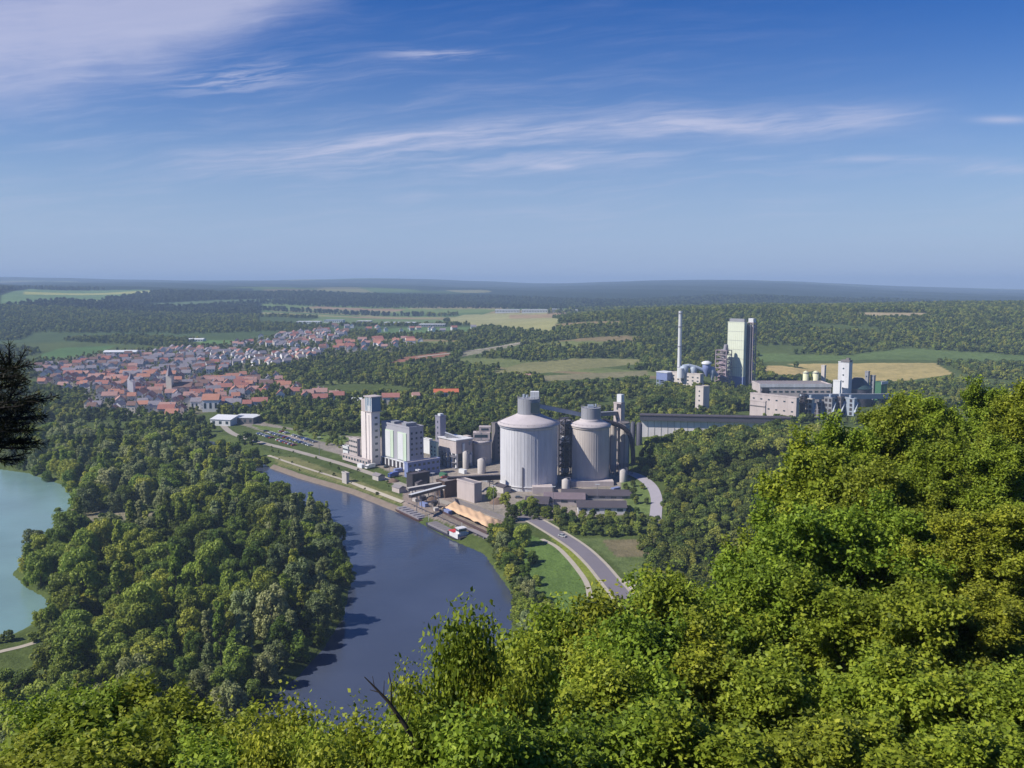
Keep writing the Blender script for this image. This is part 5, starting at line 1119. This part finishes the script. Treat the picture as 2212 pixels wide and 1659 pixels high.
def cars():
    r = random.Random(9); A = W(560, 928, 2.5); B_ = W(685, 968, 2.5); row = 0
    A2 = W(545, 940, 2.5)
    P = hpoly([(545,930),(640,934),(690,956),(660,968),(590,956)]); c0 = P.mean(0); d = P[3] - P[0]; d = Vector((d[0], d[1])).normalized(); n = Vector((-d.y, d.x))
    for rr in (-2, -1, 0, 1, 2):
        for k in range(-14, 15):
            x, y = c0[0] + d.x * k * 3.2 + n.x * rr * 9, c0[1] + d.y * k * 3.2 + n.y * rr * 9
            if not inside(P, x, y) or r.random() < .25: continue
            q = r.choice([0, 0, 1, 1, 2, 2, 3, 4, 5]); nm = CARC[q][0]
            put_car(x, y, math.atan2(n.y, n.x), q, '%s car in the riverside car park left of the works' % nm, '%s cars in the riverside car park' % nm)
    for (xo, yo, rz, q, lb, big) in [(800,1012,.9,0,'white truck on the riverside road under the pink tower',True),(850,1030,.9,1,'blue truck on the riverside road below the packing hall',True),(835,1010,.9,4,'black car in front of the packing hall loading doors',False),(930,1024,.6,0,'white car in the yard by the blue-grey annex',False),(960,1032,.6,3,'red car in the yard by the blue-grey annex',False),
                                    (1215,1160,-.75,2,'silver car driving on the road through the meadow',False),(1120,1076,0,5,'dark grey car at the largest silo foot',False)]:
        x, y = hit(xo, yo); put_car(x, y, rz, q, lb, None, big)
cars()
# ---- houses
TILE = [('red', (0.34, 0.15, 0.125)), ('orange', (0.43, 0.21, 0.15)), ('brown', (0.20, 0.125, 0.11)), ('slate grey', (0.24, 0.225, 0.26)), ('rosy', (0.40, 0.24, 0.21))]
WALLC = [('white', (0.80, 0.79, 0.80)), ('cream', (0.74, 0.68, 0.58)), ('pale grey', (0.50, 0.50, 0.52)), ('pinkish', (0.60, 0.48, 0.44))]
ROOFM = [surf('tiles_' + n.replace(' ', '_'), c, .85, vary=.3, streak=.1, scale=.3) for n, c in TILE]
WALM = [surf('render_' + n.replace(' ', '_'), c, .85, vary=.12, streak=.1, scale=.3) for n, c in WALLC]
SHAPES = [(9.5, 7.5, 5.8, 3.0), (11, 8.5, 6.6, 3.4), (8, 7.5, 8.2, 3.2), (15, 8.5, 7, 3.6), (10.5, 8, 3.8, 3.6)]
def house_meshes(sh, wi, ri):
    L, D, hh, rh = SHAPES[sh]; m = MB(); x0, y0, x1, y1 = -L/2, -D/2, L/2, D/2
    m.add([(x0,y0,-2),(x1,y0,-2),(x1,y1,-2),(x0,y1,-2),(x0,y0,hh),(x1,y0,hh),(x1,y1,hh),(x0,y1,hh),(x0,0,hh+rh),(x1,0,hh+rh)], [(0,1,5,4),(2,3,7,6),(3,0,4,8,7),(1,2,6,9,5)])
    n = int(L / 3); 
    for z in ([1.0, 3.8] if hh > 5 else [1.0]):
        for i in range(n):
            x = x0 + L * (i + .5) / n; m.box(x - .55, y0 - .05, z, x + .55, y0, z + 1.4, 1); m.box(x - .55, y1, z, x + .55, y1 + .05, z + 1.4, 1)
        for i in range(2): y = y0 + D * (i + .5) / 2; m.box(x0 - .05, y - .5, z, x0, y + .5, z + 1.4, 1); m.box(x1, y - .5, z, x1 + .05, y + .5, z + 1.4, 1)
    rf = MB(); o = .5; k = rh / (D / 2); zo = hh - o * k + .1; rt_ = hh + rh + .1
    v = [(x0-o,y0-o,zo),(x1+o,y0-o,zo),(x1+o,y1+o,zo),(x0-o,y1+o,zo),(x0-o,0,rt_),(x1+o,0,rt_)]; v += [(a, b, c + .22) for a, b, c in v]
    rf.add(v, [(6,7,11,10),(8,9,10,11),(0,4,5,1),(2,5,4,3),(0,1,7,6),(2,3,9,8),(0,6,10,4),(4,10,9,3),(1,5,11,7),(5,2,8,11)]); rf.box(L*.2, D*.1, hh + rh * .4, L*.2+.8, D*.1+.8, hh + rh + 1.3, 1)
    return m.mesh('wall', [WALM[wi], GLASS]), rf.mesh('roof', [ROOFM[ri], WALM[2]])
_hm = {}
def hm(sh, wi, ri):
    if (sh, wi, ri) not in _hm: _hm[(sh, wi, ri)] = house_meshes(sh, wi, ri)
    return _hm[(sh, wi, ri)]
def town():
    r = random.Random(31); spots = []
    def fill(poly, step, oldp, ang, jit=.28, dens=.9, tag_='', seed=0):
        P = hpoly(poly); c, s_ = math.cos(ang), math.sin(ang); cx, cy = P.mean(0); R_ = max(np.hypot(P[:, 0] - cx, P[:, 1] - cy)); n = int(R_ / step) + 2; rq = random.Random(seed)
        for i in range(-n, n):
            for j in range(-n, n):
                if (i % 5 == 0 and step > 12 and False) or rq.random() > dens: continue
                a, b = (i + rq.uniform(-jit, jit)) * step, (j + rq.uniform(-jit, jit)) * step * .85; x, y = cx + a * c - b * s_, cy + a * s_ + b * c
                if not inside(P, x, y): continue
                if any(abs(x - q[0]) < 10 and abs(y - q[1]) < 10 and math.hypot(x - q[0], y - q[1]) < 9.5 for q in spots[-400:]): continue
                spots.append((x, y, ang + rq.choice([0, 1.5708]) + rq.gauss(0, .08), oldp(rq), tag_))
    old = lambda q: (q.choice([0, 1, 2, 3, 3]), q.choice([0, 1, 1, 3]), q.choice([0, 0, 1, 1, 2, 4, 3, 3, 4, 2]))
    new = lambda q: (q.choice([0, 1, 4, 1]), q.choice([0, 0, 0, 1, 2]), q.choice([3, 3, 0, 2, 3, 3, 4, 2]))
    red = lambda q: (q.choice([0, 1, 3]), q.choice([0, 1]), q.choice([0, 0, 1, 4]))
    fill([(190,852),(240,840),(380,832),(560,818),(620,826),(605,846),(550,858),(520,872),(440,884),(330,880),(240,876)], 14.5, old, .25, dens=.86, tag_='in the dense red-roofed old town', seed=1)
    fill([(90,838),(120,846),(200,850),(240,838),(380,830),(420,812),(200,812),(90,824)], 15.0, old, .15, dens=.82, tag_='on the left side of the old town', seed=2)
    fill([(185,888),(240,880),(330,884),(400,896),(380,908),(320,900),(240,897),(200,896)], 17, old, .1, dens=.8, tag_='in the riverside row below the old town', seed=3)
    fill([(70,820),(80,796),(180,782),(300,768),(420,770),(520,786),(480,806),(400,812),(200,812)], 17.5, new, .3, dens=.85, tag_='in the pale upper quarter of the town', seed=4)
    fill([(300,766),(400,752),(500,760),(560,768),(700,758),(690,768),(640,784),(600,796),(520,786),(420,770)], 19, new, .5, dens=.8, tag_='on the hillside quarter above the town', seed=5)
    fill([(560,748),(600,726),(700,716),(760,722),(700,744),(640,754)], 22, new, .4, dens=.75, tag_='in the upper right quarter on the slope', seed=6)
    fill([(690,760),(700,748),(800,736),(930,740),(860,752),(760,764)], 24, red, .2, dens=.85, tag_='in the red-roofed row on the slope right of the town', seed=7)
    fill([(505,752),(560,746),(565,742),(505,742)], 20, red, .1, dens=.9, tag_='in the isolated red row above the town', seed=8)
    fill([(560,858),(600,842),(650,844),(640,868),(590,866)], 17, red, .2, dens=.7, tag_='among trees right of the old town', seed=9)
    fill([(650,866),(690,848),(740,860),(720,876),(670,872)], 17, red, .2, dens=.8, tag_='in the small cluster between town and pink tower', seed=10)
    fill([(440,882),(475,874),(560,880),(585,886),(540,892),(470,892)], 18, old, .1, dens=.8, tag_='behind the white riverside warehouse', seed=11)
    fill([(540,735),(720,706),(860,706),(1040,712),(1000,720),(760,724),(620,728)], 34, new, .2, dens=.35, tag_='in the scattered hamlet on the plateau', seed=12)
    sp = sorted(spots, key=lambda q: math.hypot(q[0], q[1])); print('houses', len(sp))
    restH = []
    for i, (x, y, a, (sh, wi, ri), tg) in enumerate(sp):
        w_, rf = hm(sh, wi, ri); z = h1(x, y)
        if i < 290:
            sz = ('small', 'mid-sized', 'tall narrow', 'long', 'low')[sh]
            lb = '%s %s house with %s roof %s' % (sz, WALLC[wi][0], TILE[ri][0], tg)
            t = thing('town_house', lb, 'house', (x, y, z), a, lb.replace(' house with', ' houses with').replace(' roof ', ' roofs ')); link('wall', w_, t); link('roof', rf, t)
        else: restH.append((x, y, z, a, sh, wi, ri))
    # everything further off goes into one mesh
    m = MB(); mats = WALM + ROOFM + [GLASS]
    for x, y, z, a, sh, wi, ri in restH:
        L, D, hh, rh = SHAPES[sh]; c, s_ = math.cos(a), math.sin(a); T = lambda p: (x + p[0]*c - p[1]*s_, y + p[0]*s_ + p[1]*c, z + p[2])
        x0, y0, x1, y1 = -L/2, -D/2, L/2, D/2
        m.add([T(p) for p in [(x0,y0,-2),(x1,y0,-2),(x1,y1,-2),(x0,y1,-2),(x0,y0,hh),(x1,y0,hh),(x1,y1,hh),(x0,y1,hh),(x0,0,hh+rh),(x1,0,hh+rh)]], [(0,1,5,4),(2,3,7,6),(3,0,4,8,7),(1,2,6,9,5)], wi)
        n = int(L / 3.4)
        for i in range(n):
            xx = x0 + L * (i + .5) / n
            for yy in (y0 - .06, y1 + .06): m.add([T(p) for p in [(xx-.6,yy,2.2),(xx+.6,yy,2.2),(xx+.6,yy,4.2),(xx-.6,yy,4.2)]], [(0,1,2,3)], 9)
        o = .6; v = [T(p) for p in [(x0-o,y0-o,hh-.1),(x1+o,y0-o,hh-.1),(x1+o,y1+o,hh-.1),(x0-o,y1+o,hh-.1),(x0-o,0,hh+rh+.3),(x1+o,0,hh+rh+.3)]]; m.add(v, [(0,1,5,4),(2,3,4,5)], 4 + ri)
    o = m.build('distant_houses', mats); tag(o, 'far houses of the town and the hamlets on the slopes behind it', 'houses', kind='stuff')
    # a church and some named larger buildings
    def hall(name, label, cat, xl, xr, yb, yt, depth, wm, rm, rz=0.0, z=None, gable=True):
        x, Y = hit((xl + xr) / 2, yb); w_ = xt(xr, Y) - xt(xl, Y); z = h1(x, Y); hh = zt(yt, Y) - z; t = thing(name, label, cat, (x, Y, z), rz)
        k = .68 if gable else 1; MB().box(-w_/2, 0, -2, w_/2, depth, hh * k).build('wall', [wm], t)
        if gable: MB().gable(-w_/2, 0, hh * k + .02, w_/2, depth, hh, 0, .6).build('roof', [rm], t)
        else: MB().box(-w_/2 - .4, -.4, hh, w_/2 + .4, depth + .4, hh + .5).build('roof', [rm], t)
        m = MB(); n = max(3, int(w_ / 5))
        for i in range(n): m.box(-w_/2 + w_ * (i + .3) / n, -.1, hh * k * .3, -w_/2 + w_ * (i + .7) / n, .03, hh * k * .75)
        m.build('window', [GLASS], t); return t, w_, hh
    hall('warehouse', 'long white riverside warehouse at the bend of the road', 'warehouse', 452, 500, 920, 900, 26, CLAD_W, CLAD_W, -.25)
    hall('warehouse', 'flat white hall right of the riverside warehouse', 'warehouse', 498, 548, 916, 903, 22, CONC_D, CLAD_W, -.12, gable=False)
    hall('tall_house', 'tall white house with orange roof above the riverside warehouse', 'house', 438, 472, 890, 852, 12, WALM[0], ROOFM[1], .1)
    hall('large_house', 'pale block with grey roof left of the orange-roofed tall house', 'house', 412, 438, 884, 860, 12, WALM[0], ROOFM[3], .1)
    hall('large_house', 'white house with long orange roof on the wooded slope', 'house', 938, 990, 861, 841, 11, WALM[0], ORANGE, .1)
    hall('large_house', 'red-roofed house behind the pink tower', 'house', 826, 862, 876, 850, 12, WALM[1], ROOFM[0], .1)
    hall('large_house', 'cream house with brown roof between the two orange roofs', 'house', 893, 907, 868, 848, 9, WALM[1], ROOFM[4], .3)
    hall('farm_house', 'pale house above the largest silo on the wooded slope', 'house', 1119, 1148, 820, 808, 9, WALM[1], ROOFM[4], 0)
    hall('blue_shed', 'blue-grey sheds just left of the pink tower top', 'shed', 760, 780, 875, 860, 9, CLAD_BL, CLAD_W, 0)
    hall('sports_hall', 'long white hall at the upper edge of the town', 'warehouse', 225, 292, 768, 757, 20, CLAD_W, CLAD_W, .1)
    hall('warehouse', 'small white hall alone on the green ridge', 'warehouse', 405, 438, 738, 731, 18, CLAD_W, CLAD_W, 0)
    hall('church', 'large dark-roofed church in the middle of the old town', 'church', 372, 412, 858, 826, 16, WALM[3], ROOFM[2], .1)
    t = thing('church_tower', 'slender church tower with pointed roof in the old town', 'tower', (*hit(368, 858), 6)); MB().box(-3, -3, -2, 3, 3, 24).build('shaft', [WALM[1]], t); MB().lathe(0, 0, [(4.2, 24), (.2, 36)], 4, smooth=False).build('spire', [ROOFM[3]], t)
    t = thing('church_tower', 'second church tower with low roof on the left of the old town', 'tower', (*hit(285, 860), 6)); MB().box(-3, -3, -2, 3, 3, 20).build('shaft', [WALM[0]], t); MB().lathe(0, 0, [(4.2, 20), (.2, 27)], 4, smooth=False).build('spire', [ROOFM[3]], t)
    i = 0
    for xl, xr, yb, lb in ((1070,1122,676,'long white factory shed on the far plateau, leftmost of its row'),(1128,1182,676,'second white factory shed from the left on the far plateau'),(1188,1216,675,'third white factory shed on the far plateau'),(1230,1258,676,'rightmost white factory shed on the far plateau'),
                           (640,690,700,'long low white shed at the left of the distant hamlet'),(770,800,699,'white shed in the distant hamlet'),(830,900,702,'wide white shed in the distant hamlet'),(700,740,697,'pale blue shed roof in the distant hamlet'),(905,960,706,'grey shed at the right end of the distant hamlet')):
        hall('factory_shed', lb, 'warehouse', xl, xr, yb, yb - (7 if i < 4 else 5), 34, CLAD_W if i % 3 != 2 else CLAD_G, CLAD_W if i != 7 else DUCT, 0, gable=False); i += 1
town()
# ------------------------------------------------------------------ the trees around the viewpoint
HERO = []
for sd_, (ht, rad, nb, reach, per, leaf, mt) in enumerate([(13, .20, 8, 4.3, 32, .09, FOL_HERO), (12, .18, 8, 4.0, 32, .088, FOL_HERO), (14, .2, 9, 4.1, 30, .09, FOL_HERO2), (9, .12, 6, 2.7, 44, .062, FOL_HERO), (7, .06, 6, 1.45, 24, .062, FOL_HERO), (8, .08, 6, 2.2, 15, .062, FOL_HERO)]):
    mb, tips = wood_skel(50 + sd_, ht, rad, nb, reach)
    v, f, t = hero_crown(tips, 60 + sd_, per, leaf, .30 if sd_ < 4 else .42); print('hero', sd_, len(tips), len(f))
    HERO.append((mesh_np('crown', v, f, [mt], attrs={'tint': t}), mb.mesh('trunk', [BARK]), max(p[0].z for p in tips), v[::23]))
def hero(k, xo, ytop, Y, label, group=None, wide=1.0, rz=None, minh=4):
    x = xt(xo, Y, ytop); g = h1(x, Y) - .3; rz = random.Random(int(xo * 7 + Y)).uniform(0, 6.28) if rz is None else rz
    V = HERO[k][3]; c_, s_ = math.cos(rz), math.sin(rz); vx, vy, vz = V[:, 0] * c_ - V[:, 1] * s_, V[:, 0] * s_ + V[:, 1] * c_, V[:, 2]
    cp, sp = math.cos(PITCH), math.sin(PITCH); lo, hi = .2, 1.9
    for _ in range(14):      # the height that brings the crown's top to where it stands in view
        s = (lo + hi) / 2; w = wide * (.35 + .65 * s); a = Y + vy * w; b = g + vz * s - H; fw = a * cp - b * sp; up = a * sp + b * cp
        py = 384 - F * up / fw
        if np.percentile(py[fw > 1], 0.5) < ytop * S - 1: hi = s
        else: lo = s

    t = thing('oak_tree' if k < 2 else 'hornbeam_tree', label, 'tree', (x, Y, g), rz, group)
    c = link('crown', HERO[k][0], t); c.scale = (w, w, s); tr = link('trunk', HERO[k][1], t); tr.scale = (w, w, s)
hero_list = [
 # right-hand mass, far to near
 (0,2150,838,62,'bright green tree at the top right, highest crown of the slope'),(1,2040,862,58,'green tree at the top of the slope just left of the highest crown'),(2,1935,875,54,'tree at the upper edge of the slope below the right end of the works'),
 (0,1850,925,52,'tree on the slope directly below the white tower'),(1,2230,835,50,'tree at the right edge of the view, upper slope'),(0,1800,960,46,'yellow-green tree standing out left on the slope below the crusher hall'),(1,1745,985,44,'yellowish tree at the left shoulder of the slope'),
 (2,1900,1010,42,'tree in the middle of the upper slope'),(0,2000,960,44,'full green tree in the upper right of the slope'),(2,2150,960,42,'darker tree by the right edge of the slope'),
 (0,1715,1115,38,'bright tree at the slope edge right of the plant road'),(1,1830,1110,36,'green tree below the left shoulder of the slope'),(0,1980,1090,36,'broad green tree in the centre of the slope'),(2,2080,1120,34,'shaded tree in the centre right of the slope'),(1,2230,1100,34,'tree at the right edge of the view, middle slope'),
 (0,1600,1195,33,'bright yellow-green tree right of the brown field'),(3,1450,1262,32,'bright tree whose crown hides the end of the road'),(2,1690,1240,31,'olive tree in the lower slope centre'),(0,1830,1260,29,'green tree in the lower slope right of the olive one'),(1,1930,1270,28,'dark-gapped tree in the lower right slope'),(2,2120,1290,27,'olive tree in the lower right near the edge'),
 (3,1330,1308,31,'lower green tree at the end of the meadow path'),(3,1225,1335,30,'loose green tree on the bank below the meadow'),(3,1400,1350,26,'green tree in the lower centre right of the sapling'),(0,1560,1370,25,'green tree in the bottom right centre'),(2,1680,1420,24,'yellow-brown tinged tree in the bottom right'),(1,1860,1430,23,'tree in the bottom right below the dark gap'),(0,2050,1430,22,'tree in the bottom right corner group'),(2,2210,1450,21,'tree in the bottom right corner'),
 (3,1290,1430,23,'bushy tree just right of the sapling'),(4,1120,1400,20,'leafy tree at the bottom centre right'),
 # bottom row
 (4,985,1352,18.5,'slim bright sapling rising against the river'),(4,915,1490,17.5,'small leafy sapling left of the tall sapling'),(4,1075,1480,17.5,'leafy sapling at the bottom centre'),(4,1035,1435,18.2,'slim sapling touching the tall sapling on its right'),
 (5,640,1535,21,'sparse yellow-green treetop in front of the river'),(5,760,1560,18,'sparse treetop at the bottom below the river'),(5,700,1590,16,'thin open treetop at the bottom below the river'),(1,385,1490,24,'yellow-green treetop at the bottom left centre'),(0,290,1560,21,'bright treetop at the bottom left'),(1,90,1545,20,'bright leafy treetop in the bottom left corner'),(3,190,1505,24,'pale treetop second from the bottom left corner'),(5,540,1590,17,'small open treetop at the bottom left of the river'),(4,610,1620,14,'low leafy shoot at the bottom edge left of centre'),(4,880,1560,15,'low leafy top at the bottom edge of the centre'),
 (4,740,1630,13,'lowest leafy shoot at the bottom edge below the river'),(3,401,1610,15,'near leafy top at the bottom edge under the yellow-green one'),(0,0,1620,16,'near leafy top in the very corner bottom left'),(3,250,1630,14,'nearest leafy top at the bottom left'),
 (1,1380,1540,18,'near tree at the bottom edge right of centre'),(0,1600,1560,17,'near tree at the bottom edge of the right half'),(2,1800,1570,17,'near olive tree at the bottom edge right'),(1,2000,1570,16,'near tree at the bottom edge in the right quarter'),(0,2180,1580,16,'nearest tree in the bottom right corner'),(3,1150,1590,15,'near bush at the bottom edge centre'),(4,1000,1560,14,'near bush below the tall sapling'),
]
WIDE = {985: .55, 915: .5, 1075: .5, 1035: .4, 1120: .7, 610: .6, 740: .6, 880: .7, 640: .75, 760: .75, 700: .65, 540: .7, 400: .75, 1000: .8}
for k, xo, yt, Y, lb in hero_list: hero(k, xo, yt, Y, lb, 'broadleaf trees on the slope below the viewpoint', WIDE.get(xo, 1.0))
# bare leaning branch at the bottom centre
def bare():
    Y = 15; a = Vector((xt(885, Y), Y, zt(1600, Y))); t = thing('bare_tree', 'dark bare leaning tree with thin forked twigs against the river', 'tree', (a.x + .5, Y, h1(a.x + .5, Y))); b0 = t.location
    P = lambda x, y: Vector((xt(x, Y), Y, zt(y, Y))) - b0
    m = MB(); base = P(905, 1640); m.tube((0, 0, -.5), base, .10, .07); m.tube(base, P(868, 1568), .06, .045); m.tube(P(868, 1568), P(830, 1515), .045, .03); m.tube(P(830, 1515), P(800, 1484), .03, .018); m.tube(P(800, 1484), P(778, 1462), .018, .008)
    m.tube(P(836, 1522), P(838, 1480), .018, .01); m.tube(P(838, 1480), P(832, 1452), .01, .006); m.tube(P(812, 1496), P(790, 1490), .012, .006); m.tube(P(820, 1503), P(822, 1470), .010, .004); m.tube(P(800, 1484), P(796, 1460), .008, .004); m.tube(P(838, 1480), P(848, 1462), .007, .004); m.tube(P(860, 1556), P(842, 1566), .010, .004); m.tube(P(850, 1540), P(832, 1545), .012, .006); m.tube(P(868, 1568), P(880, 1530), .014, .007); m.build('trunk', [bark('bark_grey', (0.05, 0.043, 0.038))], t)
bare()
# the pine whose dark boughs enter at the left edge
def pine():
    Y = 9.0; x0 = xt(-190, Y, 900); g = h1(x0, Y); t = thing('pine_tree', 'dark pine whose needled boughs reach in at the left edge', 'tree', (x0, Y, g)); r = random.Random(4)
    wood = MB(); zt0 = zt(640, Y) - g; wood.tube((0, 0, -1), (0, 0, zt0), .16, .05, 8); pos = []; drc = []
    def shoot(p, q, r0):
        p = Vector(p); q = Vector(q); wood.tube(p, q, r0, r0 * .4, 5); L = (q - p).length; d = (q - p).normalized(); n = int(L / .012)
        for i in range(n):
            c = p + d * (L * (i + r.random()) / n)
            for _ in range(3):
                s = Vector((r.gauss(0, 1), r.gauss(0, 1), r.gauss(0, 1))).normalized(); nd = (s * .75 + d * .65).normalized(); pos.append(c + nd * .04); drc.append(nd)
    def bough(p, q, n=10, ln=.30, up=.6):
        p = Vector(p); q = Vector(q); wood.tube(p, q, .03, .012, 5)
        for i in range(n):
            u = .25 + .75 * (i + .5) / n; c = p.lerp(q, u); d = (q - p).normalized(); sgn = -1 if i % 2 else 1
            e = c + (d * .5 + Vector((0, r.uniform(-.6, .6), up * r.uniform(-.3, 1.3) * (1 if sgn > 0 else .2)))).normalized() * ln * r.uniform(.6, 1.15) * (1.15 - .5 * abs(u - .6)); shoot(c, e, .009)
        shoot(q, q + (q - p).normalized() * ln * .6, .009)
    Px = lambda x, y, dy=0: Vector((xt(x, Y + dy) - x0, dy, zt(y, Y + dy) - g))
    for (xa, ya, xb, yb, dy, n) in [(-190,830,38,795,0,12),(-190,860,30,835,.3,14),(-190,880,72,868,-.2,14),(-190,900,60,905,.3,14),(-190,930,50,930,0,14),(-190,950,25,968,.2,12),(-190,900,20,880,-.4,14),(-190,980,10,992,0,10),(-190,840,10,820,.5,12),(-190,920,30,915,.5,14),(-190,890,45,890,.6,14),(-190,850,28,815,-.2,14),(-190,960,45,955,.4,14)]:
        bough(Px(xa, ya, 0), Px(xb, yb, dy), n)
    shoot(Px(33, 800), Px(36, 740), .012); shoot(Px(30, 800), Px(12, 750), .010); shoot(Px(45, 800), Px(70, 755), .010); shoot(Px(5, 790), Px(-8, 752), .01); shoot(Px(60, 860), Px(92, 850), .01); shoot(Px(60, 900), Px(88, 905), .01)
    shoot(Px(38, 800), Px(58, 776), .01); shoot(Px(30, 860), Px(42, 815), .01)
    wood.build('trunk', [BARK_D], t)
    P = np.array([tuple(p) for p in pos]); D = np.array([tuple(d) for d in drc]); rr = np.random.default_rng(3); nn = np.cross(D, rr.normal(size=D.shape)); nn /= np.linalg.norm(nn, axis=1)[:, None]; b = np.cross(nn, D)
    v = np.stack([P - D * .045, P + b * .0035, P + D * .045, P - b * .0035], 1).reshape(-1, 3); f = np.arange(len(v)).reshape(-1, 4)
    print('needles', len(f)); link('needles', mesh_np('needles', v, f, [NEEDLE], attrs={'tint': rr.random(len(v))}), t)
pine()
# ------------------------------------------------------------------ haze
def haze():
    x0, x1, y0, y1, z0, z1 = -20000, 20000, -80, 17200, -6, 235
    m = MB(); m.box(x0, y0, z0, x1, y1, z1); mt = bpy.data.materials.new('haze'); mt.use_nodes = True; nt = mt.node_tree; nt.nodes.clear()
    o = nt.nodes.new('ShaderNodeOutputMaterial'); v = nt.nodes.new('ShaderNodeVolumePrincipled'); v.inputs['Color'].default_value = (0.52, 0.72, 1.0, 1); v.inputs['Density'].default_value = HAZE_D; v.inputs['Anisotropy'].default_value = 0.0
    nt.links.new(v.outputs[0], o.inputs['Volume']); ob = m.build('haze', [mt]); tag(ob, None, None, kind='stuff')
HAZE_D = 1.25e-4
haze()
